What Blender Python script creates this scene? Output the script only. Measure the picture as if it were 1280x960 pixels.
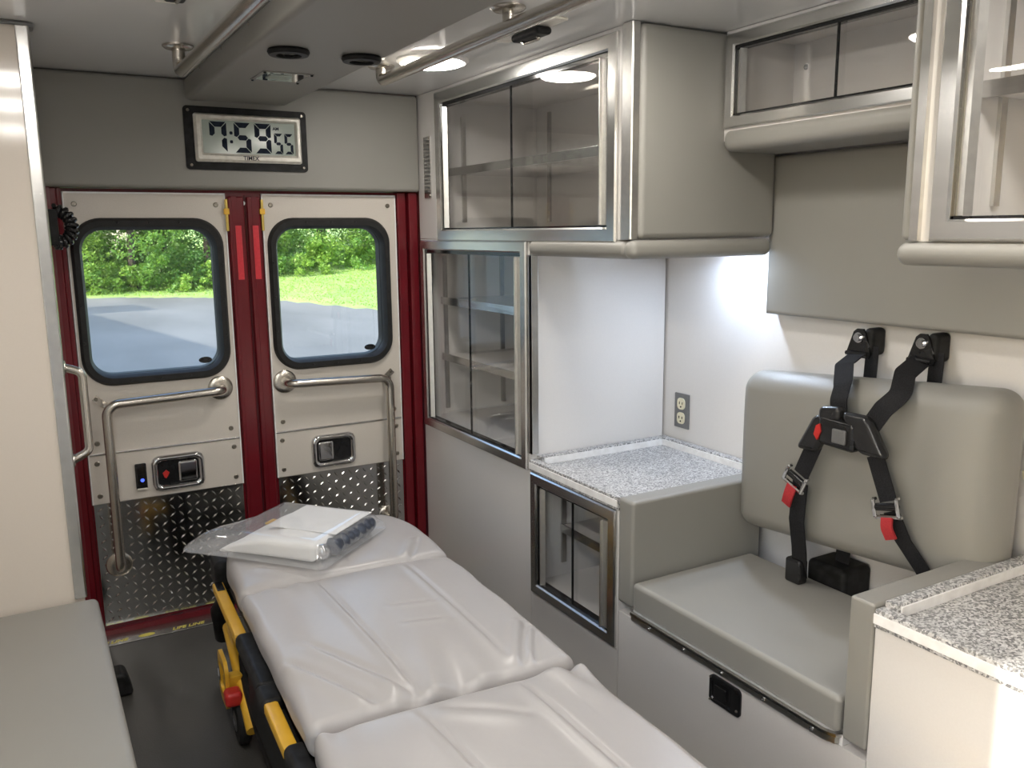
import bpy, bmesh, math, random
import numpy as np
from mathutils import Vector, Matrix

# ------------------------------------------------------------------ scene, camera, light
for o in list(bpy.data.objects):
    bpy.data.objects.remove(o)
scene = bpy.context.scene
COL = scene.collection
PI = math.pi

CAM = Vector((0.0, 0.0, 1.34))
YAW, PITCH, ROLL, FPX = 0.520610, 0.176791, -0.009887, 1068.83
def cam_axes():
    cy, sy, cp, sp = math.cos(YAW), math.sin(YAW), math.cos(PITCH), math.sin(PITCH)
    f = Vector((sy*cp, cy*cp, -sp)); r = Vector((cy, -sy, 0)); u = r.cross(f)
    c, s = math.cos(ROLL), math.sin(ROLL)
    return c*r + s*u, -s*r + c*u, f
r_, u_, f_ = cam_axes()
cam = bpy.data.objects.new('camera', bpy.data.cameras.new('camera'))
COL.objects.link(cam)
m = Matrix((r_, u_, -f_)).transposed().to_4x4(); m.translation = CAM
cam.matrix_world = m
cam.data.sensor_width = 36.0
cam.data.lens = FPX/1280*36.0
cam.data.clip_start = 0.02
cam.data.clip_end = 500
scene.camera = cam

vs = scene.view_settings
vs.view_transform = 'Standard'; vs.look = 'None'; vs.gamma = 1.0
vs.use_curve_mapping = False
vs.exposure = 0.34

SUN_EL, SUN_AZ = math.radians(30), math.radians(11.5)     # light travels towards +x and a little +y
sun_dir = Vector((math.cos(SUN_EL)*math.cos(SUN_AZ), math.cos(SUN_EL)*math.sin(SUN_AZ), -math.sin(SUN_EL)))
world = bpy.data.worlds.new('World'); scene.world = world
world.use_nodes = True
wn = world.node_tree.nodes; wl = world.node_tree.links
wn.clear()
wo = wn.new('ShaderNodeOutputWorld'); wb = wn.new('ShaderNodeBackground'); ws = wn.new('ShaderNodeTexSky')
ws.sky_type = 'NISHITA'; ws.sun_disc = False
ws.sun_elevation = SUN_EL
ws.sun_rotation = math.atan2(-sun_dir.x, -sun_dir.y)
ws.air_density = 1.2; ws.dust_density = 1.5
wb.inputs['Strength'].default_value = 0.62
wl.new(ws.outputs[0], wb.inputs[0]); wl.new(wb.outputs[0], wo.inputs[0])
sl = bpy.data.lights.new('sun_offscreen', 'SUN'); sl.energy = 4.6; sl.angle = math.radians(0.6); sl.color = (1, .95, .86)
sun = bpy.data.objects.new('sun_offscreen', sl); COL.objects.link(sun)
sun.rotation_euler = sun_dir.to_track_quat('-Z', 'Y').to_euler()
LAMP_W = 56.0       # radiance of the round ceiling lamps

# ------------------------------------------------------------------ materials
MAT = {}
def mat(name, col=(.8, .8, .8), rough=.5, metal=0.0, coat=0.0, bump=None, spec=.5, trans=0.0, sheen=0.0, var=None, aniso=None, emit=None, estr=0.0):
    m = bpy.data.materials.new(name); m.use_nodes = True
    nt = m.node_tree; b = nt.nodes['Principled BSDF']
    b.inputs['Base Color'].default_value = (*col, 1)
    b.inputs['Roughness'].default_value = rough
    b.inputs['Metallic'].default_value = metal
    b.inputs['Coat Weight'].default_value = coat
    b.inputs['Coat Roughness'].default_value = .06
    b.inputs['Specular IOR Level'].default_value = spec
    b.inputs['Transmission Weight'].default_value = trans
    b.inputs['Sheen Weight'].default_value = sheen
    if emit:
        b.inputs['Emission Color'].default_value = (*emit, 1); b.inputs['Emission Strength'].default_value = estr
    tc = nt.nodes.new('ShaderNodeTexCoord')
    if bump:                                       # (scale, strength, stretch xyz)
        n = nt.nodes.new('ShaderNodeTexNoise'); n.inputs['Scale'].default_value = bump[0]; n.inputs['Detail'].default_value = 4
        mp = nt.nodes.new('ShaderNodeMapping')
        if len(bump) > 2: mp.inputs['Scale'].default_value = bump[2]
        bp = nt.nodes.new('ShaderNodeBump'); bp.inputs['Strength'].default_value = bump[1]; bp.inputs['Distance'].default_value = .002
        nt.links.new(tc.outputs['Object'], mp.inputs[0]); nt.links.new(mp.outputs[0], n.inputs['Vector'])
        nt.links.new(n.outputs[0], bp.inputs['Height']); nt.links.new(bp.outputs[0], b.inputs['Normal'])
    if var:                                        # (scale, second colour, stretch)
        n = nt.nodes.new('ShaderNodeTexNoise'); n.inputs['Scale'].default_value = var[0]; n.inputs['Detail'].default_value = 5
        mp = nt.nodes.new('ShaderNodeMapping')
        if len(var) > 2: mp.inputs['Scale'].default_value = var[2]
        mx = nt.nodes.new('ShaderNodeMix'); mx.data_type = 'RGBA'
        mx.inputs[6].default_value = (*col, 1); mx.inputs[7].default_value = (*var[1], 1)
        nt.links.new(tc.outputs['Object'], mp.inputs[0]); nt.links.new(mp.outputs[0], n.inputs['Vector'])
        cr = nt.nodes.new('ShaderNodeMapRange'); cr.inputs[1].default_value = .35; cr.inputs[2].default_value = .65
        nt.links.new(n.outputs[0], cr.inputs[0]); nt.links.new(cr.outputs[0], mx.inputs[0]); nt.links.new(mx.outputs[2], b.inputs['Base Color'])
    MAT[name] = m
    return m

mat('vinyl', (.272, .264, .240), .40, bump=(900, .25), var=(3, (.258, .250, .228)))
mat('laminate', (.705, .685, .665), .05, spec=.75, bump=(500, .004), var=(260, (.69, .67, .65)))
mat('door_panel', (.66, .615, .555), .32, bump=(600, .08), var=(300, (.62, .575, .515)))
mat('ceiling_white', (.74, .745, .74), .10, coat=.3)
mat('divider_panel', (.70, .635, .56), .09, bump=(500, .006), var=(260, (.69, .625, .55)))
mat('white_edge', (.88, .875, .87), .3, var=(40, (.78, .77, .76)))
mat('red_paint', (.150, .008, .014), .26, coat=.12, spec=.35, var=(6, (.12, .007, .012)))
mat('red_tape', (.62, .03, .045), .35, var=(120, (.55, .022, .035)))
mat('steel', (.62, .58, .52), .24, 1.0, bump=(60, .15, (1, 1, 20)), var=(80, (.56, .525, .47), (1, 1, 6)))
mat('aluminium', (.68, .675, .66), .27, 1.0, bump=(140, .03, (1, .05, 1)), var=(30, (.60, .595, .58), (1, .2, 1)))
mat('dark_aluminium', (.30, .30, .30), .30, 1.0, bump=(140, .03, (1, .05, 1)), var=(30, (.26, .26, .26), (1, .2, 1)))
mat('pull_metal', (.78, .77, .74), .36, 1.0, var=(60, (.72, .71, .69)))
mat('cabinet_lining', (.705, .685, .665), .35, bump=(500, .004), var=(260, (.69, .67, .65)))
mat('screw_metal', (.33, .30, .26), .35, 1.0, var=(80, (.28, .26, .22)))
mat('chrome', (.72, .72, .73), .06, 1.0, var=(40, (.68, .68, .69)))
mat('tread_plate', (.62, .62, .61), .12, 1.0, bump=(8, .04), var=(9, (.58, .58, .57)))
mat('tread_lozenge', (.62, .62, .61), .2, 1.0, var=(9, (.58, .58, .57)))
mat('rubber', (.018, .018, .018), .6, spec=.25, bump=(300, .2), var=(30, (.024, .024, .024)))
mat('black_plastic', (.011, .011, .0105), .45, spec=.16, bump=(500, .1), var=(40, (.022, .022, .023)))
mat('buckle_plastic', (.016, .016, .017), .24, bump=(500, .05), var=(40, (.02, .02, .021)))
mat('gloss_black', (.012, .012, .013), .12, var=(40, (.016, .016, .017)))
mat('webbing', (.011, .011, .012), .8, spec=.2, bump=(700, .6, (1, 1, .25)), var=(400, (.022, .022, .025)))
mat('red_webbing', (.42, .02, .025), .7, bump=(700, .6), var=(300, (.34, .015, .02)))
mat('red_plastic', (.55, .03, .025), .35, var=(60, (.48, .025, .02)))
mat('yellow', (.80, .46, .035), .35, coat=.2, var=(20, (.74, .41, .03)))
mat('mattress', (.39, .372, .366), .33, bump=(45, .15), var=(5, (.375, .357, .351)))
mat('paper', (.90, .885, .86), .6, bump=(60, .2), var=(30, (.87, .855, .83)))
mat('navy', (.045, .052, .07), .35, bump=(200, .3), var=(60, (.045, .055, .08)))
mat('ivory', (.75, .70, .52), .4, var=(60, (.70, .65, .48)))
mat('grey_plate', (.20, .20, .20), .35, .4, var=(60, (.18, .18, .18)))
mat('lcd', (.40, .455, .41), .12, var=(8, (.37, .425, .38)))
mat('lcd_digit', (.008, .012, .022), .6, spec=.1, var=(60, (.016, .022, .036)))
mat('silver_plastic', (.80, .77, .70), .38, .15, var=(60, (.68, .65, .58)))
mat('brass', (.65, .48, .12), .35, .6, var=(40, (.55, .40, .10)))
mat('body_paint', (.16, .012, .018), .3, coat=.5, var=(4, (.15, .011, .016)))
mat('lamp_lens', (.9, .9, .9), .3, emit=(1, .95, .88), estr=LAMP_W, var=(30, (.88, .88, .88)))
mat('led_lens', (.9, .9, .95), .3, emit=(.66, .79, 1), estr=600, var=(30, (.88, .88, .93)))
mat('blue_led', (.05, .08, .6), .3, emit=(.06, .12, 1), estr=1.5, var=(30, (.05, .07, .55)))
mat('yellow_ink', (.72, .60, .12), .5, var=(200, (.62, .52, .1)))
mat('trunk', (.10, .075, .05), .85, bump=(30, 1), var=(20, (.07, .05, .035)))
mat('concrete', (.45, .42, .38), .8, bump=(60, .5), var=(2, (.40, .37, .34)))

def leaf_mat(name, a, b, tr):
    m = bpy.data.materials.new(name); m.use_nodes = True
    nt = m.node_tree; p = nt.nodes['Principled BSDF']; out = nt.nodes['Material Output']
    g = nt.nodes.new('ShaderNodeNewGeometry'); mx = nt.nodes.new('ShaderNodeMix'); mx.data_type = 'RGBA'
    mx.inputs[6].default_value = (*a, 1); mx.inputs[7].default_value = (*b, 1)
    nt.links.new(g.outputs['Random Per Island'], mx.inputs[0]); nt.links.new(mx.outputs[2], p.inputs['Base Color'])
    p.inputs['Roughness'].default_value = .5
    t = nt.nodes.new('ShaderNodeBsdfTranslucent'); t.inputs[0].default_value = (*tr, 1)
    ms = nt.nodes.new('ShaderNodeMixShader'); ms.inputs[0].default_value = .35
    nt.links.new(p.outputs[0], ms.inputs[1]); nt.links.new(t.outputs[0], ms.inputs[2]); nt.links.new(ms.outputs[0], out.inputs[0])
    MAT[name] = m
leaf_mat('leaf_mid', (.10, .24, .035), (.24, .42, .08), (.25, .42, .06))
leaf_mat('leaf_light', (.20, .36, .05), (.36, .54, .10), (.34, .50, .07))
leaf_mat('leaf_dark', (.06, .16, .03), (.15, .30, .06), (.16, .30, .05))
leaf_mat('grass_blade', (.22, .40, .05), (.38, .56, .10), (.30, .45, .06))

def glass(name, tint=(.96, .97, .97), f=1.0, rough=.0):
    m = bpy.data.materials.new(name); m.use_nodes = True
    nt = m.node_tree; nt.nodes.remove(nt.nodes['Principled BSDF']); out = nt.nodes['Material Output']
    t = nt.nodes.new('ShaderNodeBsdfTransparent'); t.inputs[0].default_value = (*tint, 1)
    g = nt.nodes.new('ShaderNodeBsdfGlossy'); g.inputs['Roughness'].default_value = rough
    lw = nt.nodes.new('ShaderNodeLayerWeight'); lw.inputs['Blend'].default_value = .5
    fr = nt.nodes.new('ShaderNodeMath'); fr.operation = 'POWER'; fr.inputs[1].default_value = 5      # Schlick reflectance, same from both sides
    nt.links.new(lw.outputs['Facing'], fr.inputs[0])
    mu = nt.nodes.new('ShaderNodeMath'); mu.operation = 'MULTIPLY_ADD'; mu.inputs[1].default_value = .96; mu.inputs[2].default_value = .045*f; mu.use_clamp = True
    ms = nt.nodes.new('ShaderNodeMixShader')
    nt.links.new(fr.outputs[0], mu.inputs[0]); nt.links.new(mu.outputs[0], ms.inputs[0])
    nt.links.new(t.outputs[0], ms.inputs[1]); nt.links.new(g.outputs[0], ms.inputs[2]); nt.links.new(ms.outputs[0], out.inputs[0])
    MAT[name] = m
glass('pane_glass', (.997, .998, .998), .8)
glass('window_glass', (.955, .97, .975), .8)
glass('bag_plastic', (.95, .955, .96), 2.2, .08)
def haze(m, k):                                    # a little milky scatter in the plastic film
    nt = m.node_tree; out = nt.nodes['Material Output']; src = out.inputs[0].links[0].from_socket
    d = nt.nodes.new('ShaderNodeBsdfDiffuse'); d.inputs[0].default_value = (.85, .86, .88, 1)
    mx = nt.nodes.new('ShaderNodeMixShader'); mx.inputs[0].default_value = k
    nt.links.new(src, mx.inputs[1]); nt.links.new(d.outputs[0], mx.inputs[2]); nt.links.new(mx.outputs[0], out.inputs[0])
haze(MAT['bag_plastic'], .13)

def granite():
    m = bpy.data.materials.new('granite'); m.use_nodes = True
    nt = m.node_tree; b = nt.nodes['Principled BSDF']; tc = nt.nodes.new('ShaderNodeTexCoord')
    v = nt.nodes.new('ShaderNodeTexVoronoi'); v.inputs['Scale'].default_value = 260
    cr = nt.nodes.new('ShaderNodeValToRGB'); e = cr.color_ramp.elements
    e[0].position = 0; e[0].color = (.16, .16, .165, 1); e[1].position = 1; e[1].color = (.85, .85, .85, 1)
    for p, c in ((.2, .24), (.4, .42), (.62, .52), (.82, .62)):
        k = e.new(p); k.color = (c, c*.99, c*.98, 1)
    cr.color_ramp.interpolation = 'CONSTANT'
    sx = nt.nodes.new('ShaderNodeSeparateColor')
    nt.links.new(tc.outputs['Object'], v.inputs['Vector']); nt.links.new(v.outputs['Color'], sx.inputs[0])
    nt.links.new(sx.outputs[0], cr.inputs[0]); nt.links.new(cr.outputs[0], b.inputs['Base Color'])
    b.inputs['Roughness'].default_value = .3
    MAT['granite'] = m
granite()
def floor_mat():
    m = mat('floor_rubber', (.045, .045, .042), .38, bump=(250, .25), var=(1.2, (.065, .062, .055)))
floor_mat()
def ground_mats():
    m = mat('asphalt', (.150, .145, .132), .9, bump=(30, .6), var=(.45, (.215, .207, .19), (1, .35, 1)))
    m = mat('grass', (.27, .40, .10), .9, bump=(5, 1), var=(.8, (.35, .47, .14)))
    mat('bank_soil', (.10, .16, .03), .95, bump=(5, 1), var=(2, (.14, .20, .04)))
ground_mats()

# ------------------------------------------------------------------ mesh helpers
def empty(name, loc=(0, 0, 0), rz=0.0):
    o = bpy.data.objects.new(name, None); o.empty_display_size = .05
    COL.objects.link(o); o.location = loc; o.rotation_euler = (0, 0, rz)
    return o
def tag(o, label=None, cat=None, group=None, kind=None):
    if label: o['label'] = label
    if cat: o['category'] = cat
    if group: o['group'] = group
    if kind: o['kind'] = kind
    return o
def thing(name, label, cat, loc=(0, 0, 0), group=None, rz=0.0, kind=None):
    return tag(empty(name, loc, rz), label, cat, group, kind)
def base_of(p):
    v = Vector((0, 0, 0))
    while p is not None:
        v += Vector(p.location); p = p.parent
    return v

def fillet(pts, rad, n=8):
    pts = [Vector(p) for p in pts]; out = [pts[0]]
    for i in range(1, len(pts)-1):
        p = pts[i]; a = (pts[i-1]-p); b = (pts[i+1]-p)
        la, lb = a.length, b.length; a.normalize(); b.normalize()
        ang = a.angle(b)
        if ang > PI-.02: out.append(p); continue
        t = min(rad/math.tan(ang/2), la*.49, lb*.49); rr = t*math.tan(ang/2)
        c = p + (a+b).normalized()*(rr/math.sin(ang/2))
        s = p+a*t-c; e = p+b*t-c; tot = s.angle(e)
        for k in range(n+1):
            f = k/n
            out.append(c + (s*math.sin((1-f)*tot)+e*math.sin(f*tot))/math.sin(tot))
    out.append(pts[-1])
    return out

class MB:
    """collects shapes in one bmesh, then links them as ONE mesh object"""
    def __init__(self): self.bm = bmesh.new()
    def faces(self, verts, faces):
        vs_ = [self.bm.verts.new(v) for v in verts]
        for f in faces:
            try: self.bm.faces.new([vs_[i] for i in f])
            except ValueError: pass
        return self
    def box(self, x0, x1, y0, y1, z0, z1, bev=0.0, seg=2):
        b = bmesh.new(); bmesh.ops.create_cube(b, size=1)
        for v in b.verts:
            v.co = Vector((x0+(v.co.x+.5)*(x1-x0), y0+(v.co.y+.5)*(y1-y0), z0+(v.co.z+.5)*(z1-z0)))
        if bev > 0:
            bev = min(bev, .49*min(x1-x0, y1-y0, z1-z0))
            bmesh.ops.bevel(b, geom=list(b.edges), offset=bev, segments=seg, profile=.5, affect='EDGES')
        return self.merge(b)
    def merge(self, b, M=None):
        if M is not None: bmesh.ops.transform(b, matrix=M, verts=b.verts)
        idx = {}
        for v in b.verts: idx[v] = self.bm.verts.new(v.co)
        for f in b.faces:
            try: self.bm.faces.new([idx[v] for v in f.verts])
            except ValueError: pass
        b.free(); return self
    def tube(self, pts, r, n=14, fil=0.0, caps=True, fn=8):
        if fil: pts = fillet(pts, fil, fn)
        pts = [Vector(p) for p in pts]; N = len(pts)
        rr = r if hasattr(r, '__len__') else [r]*N
        t0 = (pts[1]-pts[0]).normalized()
        ref = Vector((0, 0, 1)) if abs(t0.z) < .9 else Vector((1, 0, 0))
        nrm = t0.cross(ref).normalized(); rings = []
        for i, p in enumerate(pts):
            if i == 0: t = pts[1]-pts[0]
            elif i == N-1: t = pts[-1]-pts[-2]
            else: t = (pts[i+1]-pts[i]).normalized()+(pts[i]-pts[i-1]).normalized()
            t.normalize(); nrm = (nrm - t*nrm.dot(t)).normalized(); bn = t.cross(nrm)
            rings.append([self.bm.verts.new(p+(nrm*math.cos(a)+bn*math.sin(a))*rr[i]) for a in [2*PI*k/n for k in range(n)]])
        for i in range(N-1):
            for k in range(n):
                self.bm.faces.new((rings[i][k], rings[i][(k+1) % n], rings[i+1][(k+1) % n], rings[i+1][k]))
        if caps:
            self.bm.faces.new(rings[0][::-1]); self.bm.faces.new(rings[-1])
        return self
    def cyl(self, p0, p1, r, n=24, r1=None):
        return self.tube([p0, p1], [r, r if r1 is None else r1], n)
    def lathe(self, prof, c, axis='z', n=32, close=False):
        """prof: list of (radius, height) along the axis from c"""
        rings = []
        for r, h in prof:
            ring = []
            for k in range(n):
                a = 2*PI*k/n; u, w = r*math.cos(a), r*math.sin(a)
                d = {'z': (u, w, h), 'x': (h, u, w), 'y': (u, h, w)}[axis]
                ring.append(self.bm.verts.new(Vector(c)+Vector(d)))
            rings.append(ring)
        for i in range(len(rings)-1):
            for k in range(n):
                self.bm.faces.new((rings[i][k], rings[i][(k+1) % n], rings[i+1][(k+1) % n], rings[i+1][k]))
        if not close:
            self.bm.faces.new(rings[0]); self.bm.faces.new(rings[-1])
        else:
            for k in range(n):
                self.bm.faces.new((rings[-1][k], rings[-1][(k+1) % n], rings[0][(k+1) % n], rings[0][k]))
        return self
    def prism(self, poly, axis, a0, a1):
        """poly in the two other axes (cyclic order y,z / x,z / x,y), extruded along axis"""
        def P(u, w, a): return {'x': (a, u, w), 'y': (u, a, w), 'z': (u, w, a)}[axis]
        n = len(poly)
        A = [self.bm.verts.new(P(u, w, a0)) for u, w in poly]; B = [self.bm.verts.new(P(u, w, a1)) for u, w in poly]
        self.bm.faces.new(A); self.bm.faces.new(B[::-1])
        for i in range(n): self.bm.faces.new((A[i], B[i], B[(i+1) % n], A[(i+1) % n]))
        return self
    def ring(self, outer, inner, axis, a0, a1, ins=0.0):
        """two loops with the same number of points; a frame between them from a0 (back) to a1 (front)"""
        def P(p, a): u, w = p; return {'x': (a, u, w), 'y': (u, a, w), 'z': (u, w, a)}[axis]
        n = len(outer); c = [Vector((*p, 0)) for p in outer]
        def lerp(p, q, t): return (p[0]+(q[0]-p[0])*t, p[1]+(q[1]-p[1])*t)
        t = ins
        loops = [[P(p, a0) for p in outer], [P(p, a0+(a1-a0)*(.6 if ins else 1)) for p in outer]]
        if ins:
            loops += [[P(lerp(o, i, t), a1) for o, i in zip(outer, inner)], [P(lerp(o, i, 1-t), a1) for o, i in zip(outer, inner)],
                      [P(i, a0+(a1-a0)*.6) for i in inner]]
        else:
            loops += [[P(i, a1) for i in inner]]
        loops += [[P(i, a0) for i in inner]]
        V = [[self.bm.verts.new(p) for p in l] for l in loops]
        for i in range(len(V)):
            A, B = V[i], V[(i+1) % len(V)]
            for k in range(n): self.bm.faces.new((A[k], A[(k+1) % n], B[(k+1) % n], B[k]))
        return self
    def ribbon(self, pts, wdir, w, th=.003):
        """strap: pts the centre line, wdir width direction (one or per point)"""
        pts = [Vector(p) for p in pts]; N = len(pts)
        W = [Vector(d) for d in wdir] if hasattr(wdir[0], '__len__') else [Vector(wdir)]*N
        rows = []
        for i, p in enumerate(pts):
            t = pts[min(i+1, N-1)]-pts[max(i-1, 0)]; t.normalize()
            wd = (W[i]-t*W[i].dot(t)).normalized(); nn = t.cross(wd).normalized()
            rows.append([self.bm.verts.new(p+wd*a*w/2+nn*b*th/2) for a, b in ((-1, -1), (1, -1), (1, 1), (-1, 1))])
        for i in range(N-1):
            for k in range(4):
                self.bm.faces.new((rows[i][k], rows[i][(k+1) % 4], rows[i+1][(k+1) % 4], rows[i+1][k]))
        self.bm.faces.new(rows[0][::-1]); self.bm.faces.new(rows[-1])
        return self
    def soft(self, x0, x1, y0, y1, z0, z1, r, k=5, m=(6, 6, 6), fn=None):
        """rounded box made of a fine grid, deformed by fn"""
        lo = (x0, y0, z0); hi = (x1, y1, z1); ax = []
        for a in range(3):
            L = hi[a]-lo[a]; q = min(r, L*.499); s = [lo[a]+q*(1-math.tan(PI/4*(1-i/k))) for i in range(k)]
            s += [lo[a]+q+(L-2*q)*i/m[a] for i in range(m[a]+1)]
            s += [hi[a]-q*(1-math.tan(PI/4*(1-i/k))) for i in range(k)][::-1]
            ax.append(s)
        b = bmesh.new()
        def pt(p):
            q = [min(max(p[a], lo[a]+min(r, (hi[a]-lo[a])*.499)), hi[a]-min(r, (hi[a]-lo[a])*.499)) for a in range(3)]
            d = Vector([p[a]-q[a] for a in range(3)])
            # per axis radius (thin boxes get an elliptic edge)
            rr = [min(r, (hi[a]-lo[a])*.499) for a in range(3)]
            e = Vector([d[a]/rr[a] for a in range(3)])
            if e.length > 1e-9:
                mx = max(abs(c) for c in e); e = e.normalized()*mx
                d = Vector([e[a]*rr[a] for a in range(3)])
            v = Vector(q)+d
            return fn(v) if fn else v
        for a in range(3):
            u, w = [i for i in range(3) if i != a]
            for side in (0, 1):
                g = []
                for cu in ax[u]:
                    row = []
                    for cw in ax[w]:
                        p = [0, 0, 0]; p[a] = (lo, hi)[side][a]; p[u] = cu; p[w] = cw
                        row.append(b.verts.new(pt(p)))
                    g.append(row)
                for i in range(len(ax[u])-1):
                    for j in range(len(ax[w])-1):
                        b.faces.new((g[i][j], g[i+1][j], g[i+1][j+1], g[i][j+1]))
        bmesh.ops.remove_doubles(b, verts=b.verts, dist=1e-5)
        return self.merge(b)
    def build(self, name, material, parent=None, smooth=38, local=False, kind=None):
        bm = self.bm
        bmesh.ops.recalc_face_normals(bm, faces=bm.faces)
        me = bpy.data.meshes.new(name)
        if parent is not None and not local:
            s = base_of(parent)
            for v in bm.verts: v.co -= s
        bm.to_mesh(me); bm.free()
        if smooth:
            me.polygons.foreach_set('use_smooth', [True]*len(me.polygons))
            me.set_sharp_from_angle(angle=math.radians(smooth))
        me.materials.append(MAT[material])
        o = bpy.data.objects.new(name, me); COL.objects.link(o)
        if 0 < smooth <= 60:                             # flat faces keep flat normals beside their bevels
            wm = o.modifiers.new('weighted_normal', 'WEIGHTED_NORMAL'); wm.keep_sharp = True; wm.weight = 90
        if parent is not None: o.parent = parent
        if kind: o['kind'] = kind
        return o
def recentre(o):
    """move a free mesh's origin to the middle of its base"""
    me = o.data; co = [v.co for v in me.vertices]
    c = Vector(((min(v.x for v in co)+max(v.x for v in co))/2, (min(v.y for v in co)+max(v.y for v in co))/2, min(v.z for v in co)))
    for v in me.vertices: v.co -= c
    o.location = c
    return o
def box(name, material, x0, x1, y0, y1, z0, z1, parent=None, bev=0.0, local=False, seg=2):
    return MB().box(x0, x1, y0, y1, z0, z1, bev, seg).build(name, material, parent, local=local)
def struct(o, label, cat):
    return tag(o, label, cat, kind='structure')
def rrect(x0, x1, z0, z1, r, n=8):
    out = []
    for cx, cz, a0 in ((x1-r, z1-r, 0), (x0+r, z1-r, 90), (x0+r, z0+r, 180), (x1-r, z0+r, 270)):
        for k in range(n+1):
            a = math.radians(a0+90*k/n); out.append((cx+r*math.cos(a), cz+r*math.sin(a)))
    return out
def rect(a0, a1, b0, b1): return [(a1, b1), (a0, b1), (a0, b0), (a1, b0)]
def text_mesh(name, body, size, material, parent, origin, right, up, depth=.0006, shear=0.0, align='LEFT', bold=0.0):
    c = bpy.data.curves.new(name, 'FONT'); c.body = body; c.size = size; c.extrude = depth; c.shear = shear; c.align_x = align; c.resolution_u = 3
    c.offset = bold
    t = bpy.data.objects.new(name, c); COL.objects.link(t)
    bpy.context.view_layer.update()
    me = bpy.data.meshes.new_from_object(t.evaluated_get(bpy.context.evaluated_depsgraph_get()))
    bpy.data.objects.remove(t); bpy.data.curves.remove(c)
    r, u = Vector(right).normalized(), Vector(up).normalized(); n = r.cross(u)
    s = base_of(parent) if parent else Vector()
    for v in me.vertices: v.co = Vector(origin)+r*v.co.x+u*v.co.y+n*v.co.z-s
    me.materials.clear(); me.materials.append(MAT[material])
    o = bpy.data.objects.new(name, me); COL.objects.link(o); o.parent = parent
    return o
_screw = {}
def screw(parent, c, axis='y', s=-1, r=.0085, material='screw_metal'):
    key = (axis, s, r, material)
    if key not in _screw:
        b = MB().lathe([(r, 0), (r, s*.0015), (r*.75, s*.0032), (r*.35, s*.0032), (r*.3, s*.0018)], (0, 0, 0), axis, 12)
        o = b.build('screw', material, None); _screw[key] = o.data
    else:
        o = bpy.data.objects.new('screw', _screw[key]); COL.objects.link(o)
    o.parent = parent; o.location = Vector(c)-base_of(parent)
    return o

H = 1.83                       # ceiling
XF, XB = 1.33, 1.86            # cabinet fronts and outer wall
YR = 3.01                      # rear wall lining

# ------------------------------------------------------------------ setting
struct(box('floor', 'floor_rubber', -.5, 1.92, -1.0, 2.985, -.06, 0), 'dark grey rubber floor of the vehicle aisle', 'floor')
struct(box('ceiling', 'ceiling_white', -.5, 1.94, -1.0, 3.09, H, H+.12), 'glossy white ceiling panel', 'ceiling')
struct(box('wall_right', 'laminate', XB, XB+.08, -1.0, 3.09, -.06, H), 'white laminate wall behind the cabinets and the seat', 'wall')
b = MB()
b.box(-.53, -.45, -1.0, -.54, -.06, H); b.box(-.53, -.45, .36, 3.09, -.06, H)
struct(b.build('wall_left', 'laminate'), 'white laminate wall behind the bench', 'wall')
struct(box('wall_front', 'laminate', -.53, 1.94, -1.08, -1.0, -.06, H), 'white front partition of the compartment', 'wall')
# divider between bench and rear doors
w = thing('wall_divider', 'tall white divider with metal corner trim at the end of the bench', 'wall', (-.18, 2.7, 0), kind='structure')
MB().box(-.45, .074, 2.385, 3.005, 0, H-.001, .004).build('panel', 'divider_panel', w)
b = MB(); b.prism([(.050, 2.379), (.053, 2.377), (.074, 2.377), (.078, 2.379), (.080, 2.383), (.080, 2.43), (.0742, 2.43), (.0742, 2.3848), (.050, 2.3848)], 'z', .411, H-.002)
b.build('corner_trim', 'aluminium', w, smooth=50)
b = MB().tube([(-.448, 2.376, H-.006), (.066, 2.376, H-.006), (.085, 2.385, H-.006), (.085, 2.44, H-.006)], .005, 8, .012)
b.build('ceiling_seal', 'grey_plate', w)
# exterior: rear body, roof
b = MB(); b.box(-.53, .11, 3.012, 3.09, -.06, H); b.box(1.335, 1.86, 3.012, 3.09, -.06, H); b.box(.11, 1.335, 3.012, 3.09, 1.487, H)
struct(b.build('wall_rear', 'body_paint'), 'red painted rear body around the doors', 'wall')
struct(box('trim_1', 'body_paint', -.56, 1.96, -1.1, 3.1, H+.121, H+.2, bev=.03), 'red painted vehicle roof', 'roof')

# padded grey header over the doors
o = MB().soft(.04, 1.328, 2.985, 3.0115, 1.487, H-.002, .012, 4, (8, 2, 4)).build('header_pad', 'vinyl')
tag(recentre(o), 'grey vinyl header panel above the rear doors', 'wall panel')

# red door frame
b = MB()
b.box(.088, .128, 3.018, 3.06, .022, 1.486, .004); b.box(.128, .142, 3.03, 3.06, .022, 1.486, .003)
b.box(1.252, 1.286, 3.03, 3.06, .022, 1.486, .005); b.box(1.292, 1.3285, 3.016, 3.06, .022, 1.486, .006)
b.box(.088, 1.3285, 3.049, 3.09, 1.47, 1.486)
b.box(.088, .1425, 3.046, 3.09, .022, 1.486); b.box(1.2495, 1.3285, 3.046, 3.09, .022, 1.486)
b.box(.088, 1.3285, 3.03, 3.06, .004, .022, .002)
struct(b.build('trim_2', 'red_paint'), 'glossy dark red frame around the rear doors', 'door frame')

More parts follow.
